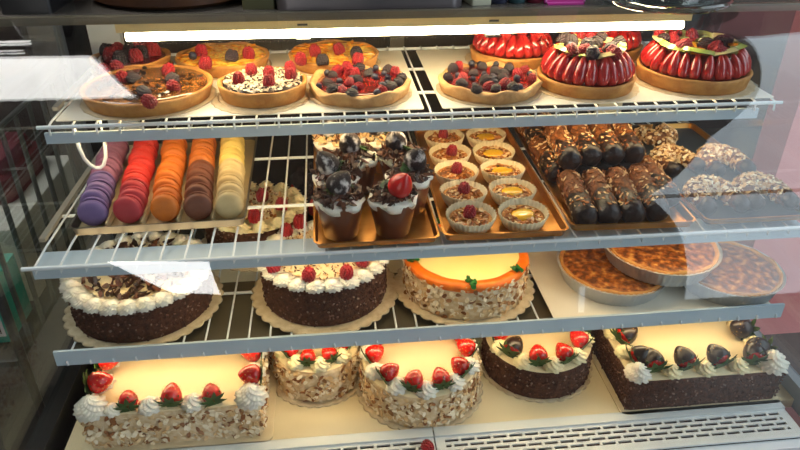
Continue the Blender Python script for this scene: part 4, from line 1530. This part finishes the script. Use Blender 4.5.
M_whiteink = mat('white_print', (250, 236, 246), rough=.5)
o = thing('table_sign', 'magenta sign with white lettering standing on top of the case', 'sign', (.838, .105, CT))
put('panel', MB().add(box(-.034, .034, 0, .004, 0, .075)).mesh('panel', M_mag), o)
fr = MB()
for b in ((-.034, .034, .0, .003), (-.034, -.031, 0, .075), (.031, .034, 0, .075), (-.034, .034, .072, .075)):
    fr.add(box(b[0], b[1], -.0008, 0, b[2], b[3]))
put('border', fr.mesh('border', M_maglight), o)
tx = MB()
R.seed(77)
for row, (z0, hh) in enumerate(((.0115, .011),)):
    x = -.026
    while x < .024:
        wd = U(.0028, .0048)
        tx.add(box(x, x + .0012, -.0008, 0, z0, z0 + hh))
        if U(0, 1) < .6:
            tx.add(box(x, x + wd - .001, -.0008, 0, z0 + R.choice([0, hh * .45, hh - .0015]), z0 + R.choice([.0015, .0015]) + 0 if False else z0 + hh * .5))
        x += wd + .0012
put('lettering', tx.mesh('lettering', M_whiteink), o)
put('foot', MB().add(box(-.030, .030, -.008, .03, 0, .002)).mesh('foot', M_mag), o)
M_dome = glass_mat('platter_glass', (.86, .92, .93, 1), 1.6, .03)
o = thing('cake_platter', 'round thick glass platter on top of the case, overhanging its front edge at the right', 'platter', (1.000, .098, CT + .0006))
put('plate', MB().add(lathe([(0, 0), (.06, 0), (.100, .003), (.108, .008), (.110, .013), (.107, .016), (.098, .011), (.06, .008), (0, .008)], 72)).mesh('plate', M_dome, 60), o)
put('raised_rim', MB().add(lathe([(.084, .0115), (.090, .012), (.092, .030), (.089, .034), (.086, .030), (.084, .0115)], 64)).mesh('raised_rim', M_dome, 60), o)

# ------------------------------------------------------------------ outside the left end of the case
M_rack = mat('rack_wire', (96, 98, 98), rough=.3, metal=.6)
M_greypanel = mat('grey_board', (206, 202, 194), (194, 190, 182), scale=4, rough=.7)
M_rackboard = mat('rack_board', (74, 70, 66), (62, 58, 54), scale=5, rough=.5)
M_teal = mat('teal_box', (52, 176, 158), (44, 160, 144), scale=8, rough=.5)
M_maroon = mat('maroon_cloth', (110, 26, 40), (84, 20, 32), scale=10, rough=.9)
RZ = .653
rk = thing('wire_rack', 'dark barred rack standing beyond the left end of the case', 'rack', (-.32, .22, FLOOR))
for x in (-.205, .205):
    for y in (-.26, .26):
        put('post', MB().add(tube([(x, y, 0), (x, y, .6), (x, y, 1.25)], .008, 8)).mesh('post', M_rack), rk)
for z in (.12, RZ):
    put('rack_shelf', MB().add(slab(.40, .53, z - .012, z, .006, .002)).mesh('rack_shelf', M_rackboard), rk)
put('top_rail', MB().add(tube([(.205, -.26, 1.02), (.205, 0, 1.02), (.205, .26, 1.02)], .005, 6)).mesh('top_rail', M_rack), rk)
for k in range(8):
    y = -.22 + .44 * k / 7
    put('side_bar', MB().add(tube([(.206, y, RZ), (.206, y, .8), (.206, y, 1.02)], .0045, 6)).mesh('side_bar', M_rack), rk)
o = thing('cardboard_box', 'teal box with a white barcode label standing beside the left end of the case', 'box', (-.205, .060, FLOOR + RZ))
put('body', MB().add(slab(.11, .10, 0, .128, .004, .002)).mesh('body', M_teal), o)
put('label_patch', MB().add(box(.010, .048, -.0508, -.0500, .014, .056)).mesh('label_patch', M_whiteink), o)
bc = MB()
for k in range(9):
    bc.add(box(.014 + k * .0033, .014 + k * .0033 + (.0022 if k % 3 else .0012), -.0513, -.0508, .020, .050))
put('barcode', bc.mesh('barcode', M_black), o)
ln = MB()
R.seed(5)
for row in range(3):
    x = -.048
    while x < .03:
        wd = U(.004, .009)
        ln.add(box(x, x + wd, -.0506, -.0500, .068 + row * .017, .076 + row * .017))
        x += wd + .003
put('lettering', ln.mesh('lettering', M_whiteink), o)
o = thing('storage_bin', 'pale grey bin standing on the rack beyond the left end of the case', 'bin', (-.31, .30, FLOOR + RZ))
put('body', MB().add(slab(.32, .33, 0, .150, .012, .004)).mesh('body', M_greypanel), o)
put('lid', MB().add(slab(.33, .34, .150, .165, .014, .004)).mesh('lid', M_greypanel), o)
o = put('folded_cloth', MB().add(slab(.17, .22, 0, .05, .03, .015)).add(slab(.14, .18, .05, .08, .03, .015)).mesh('folded_cloth', M_maroon), None, (-.27, .34, FLOOR + RZ + .1655))
tag(o, 'folded maroon cloth on the lid of the pale grey bin', 'cloth')

# ------------------------------------------------------------------ colour management
sc = bpy.context.scene
sc.view_settings.view_transform = 'Standard'
sc.view_settings.look = 'None'
sc.view_settings.gamma = 1
sc.view_settings.use_curve_mapping = False
sc.view_settings.exposure = 0.0
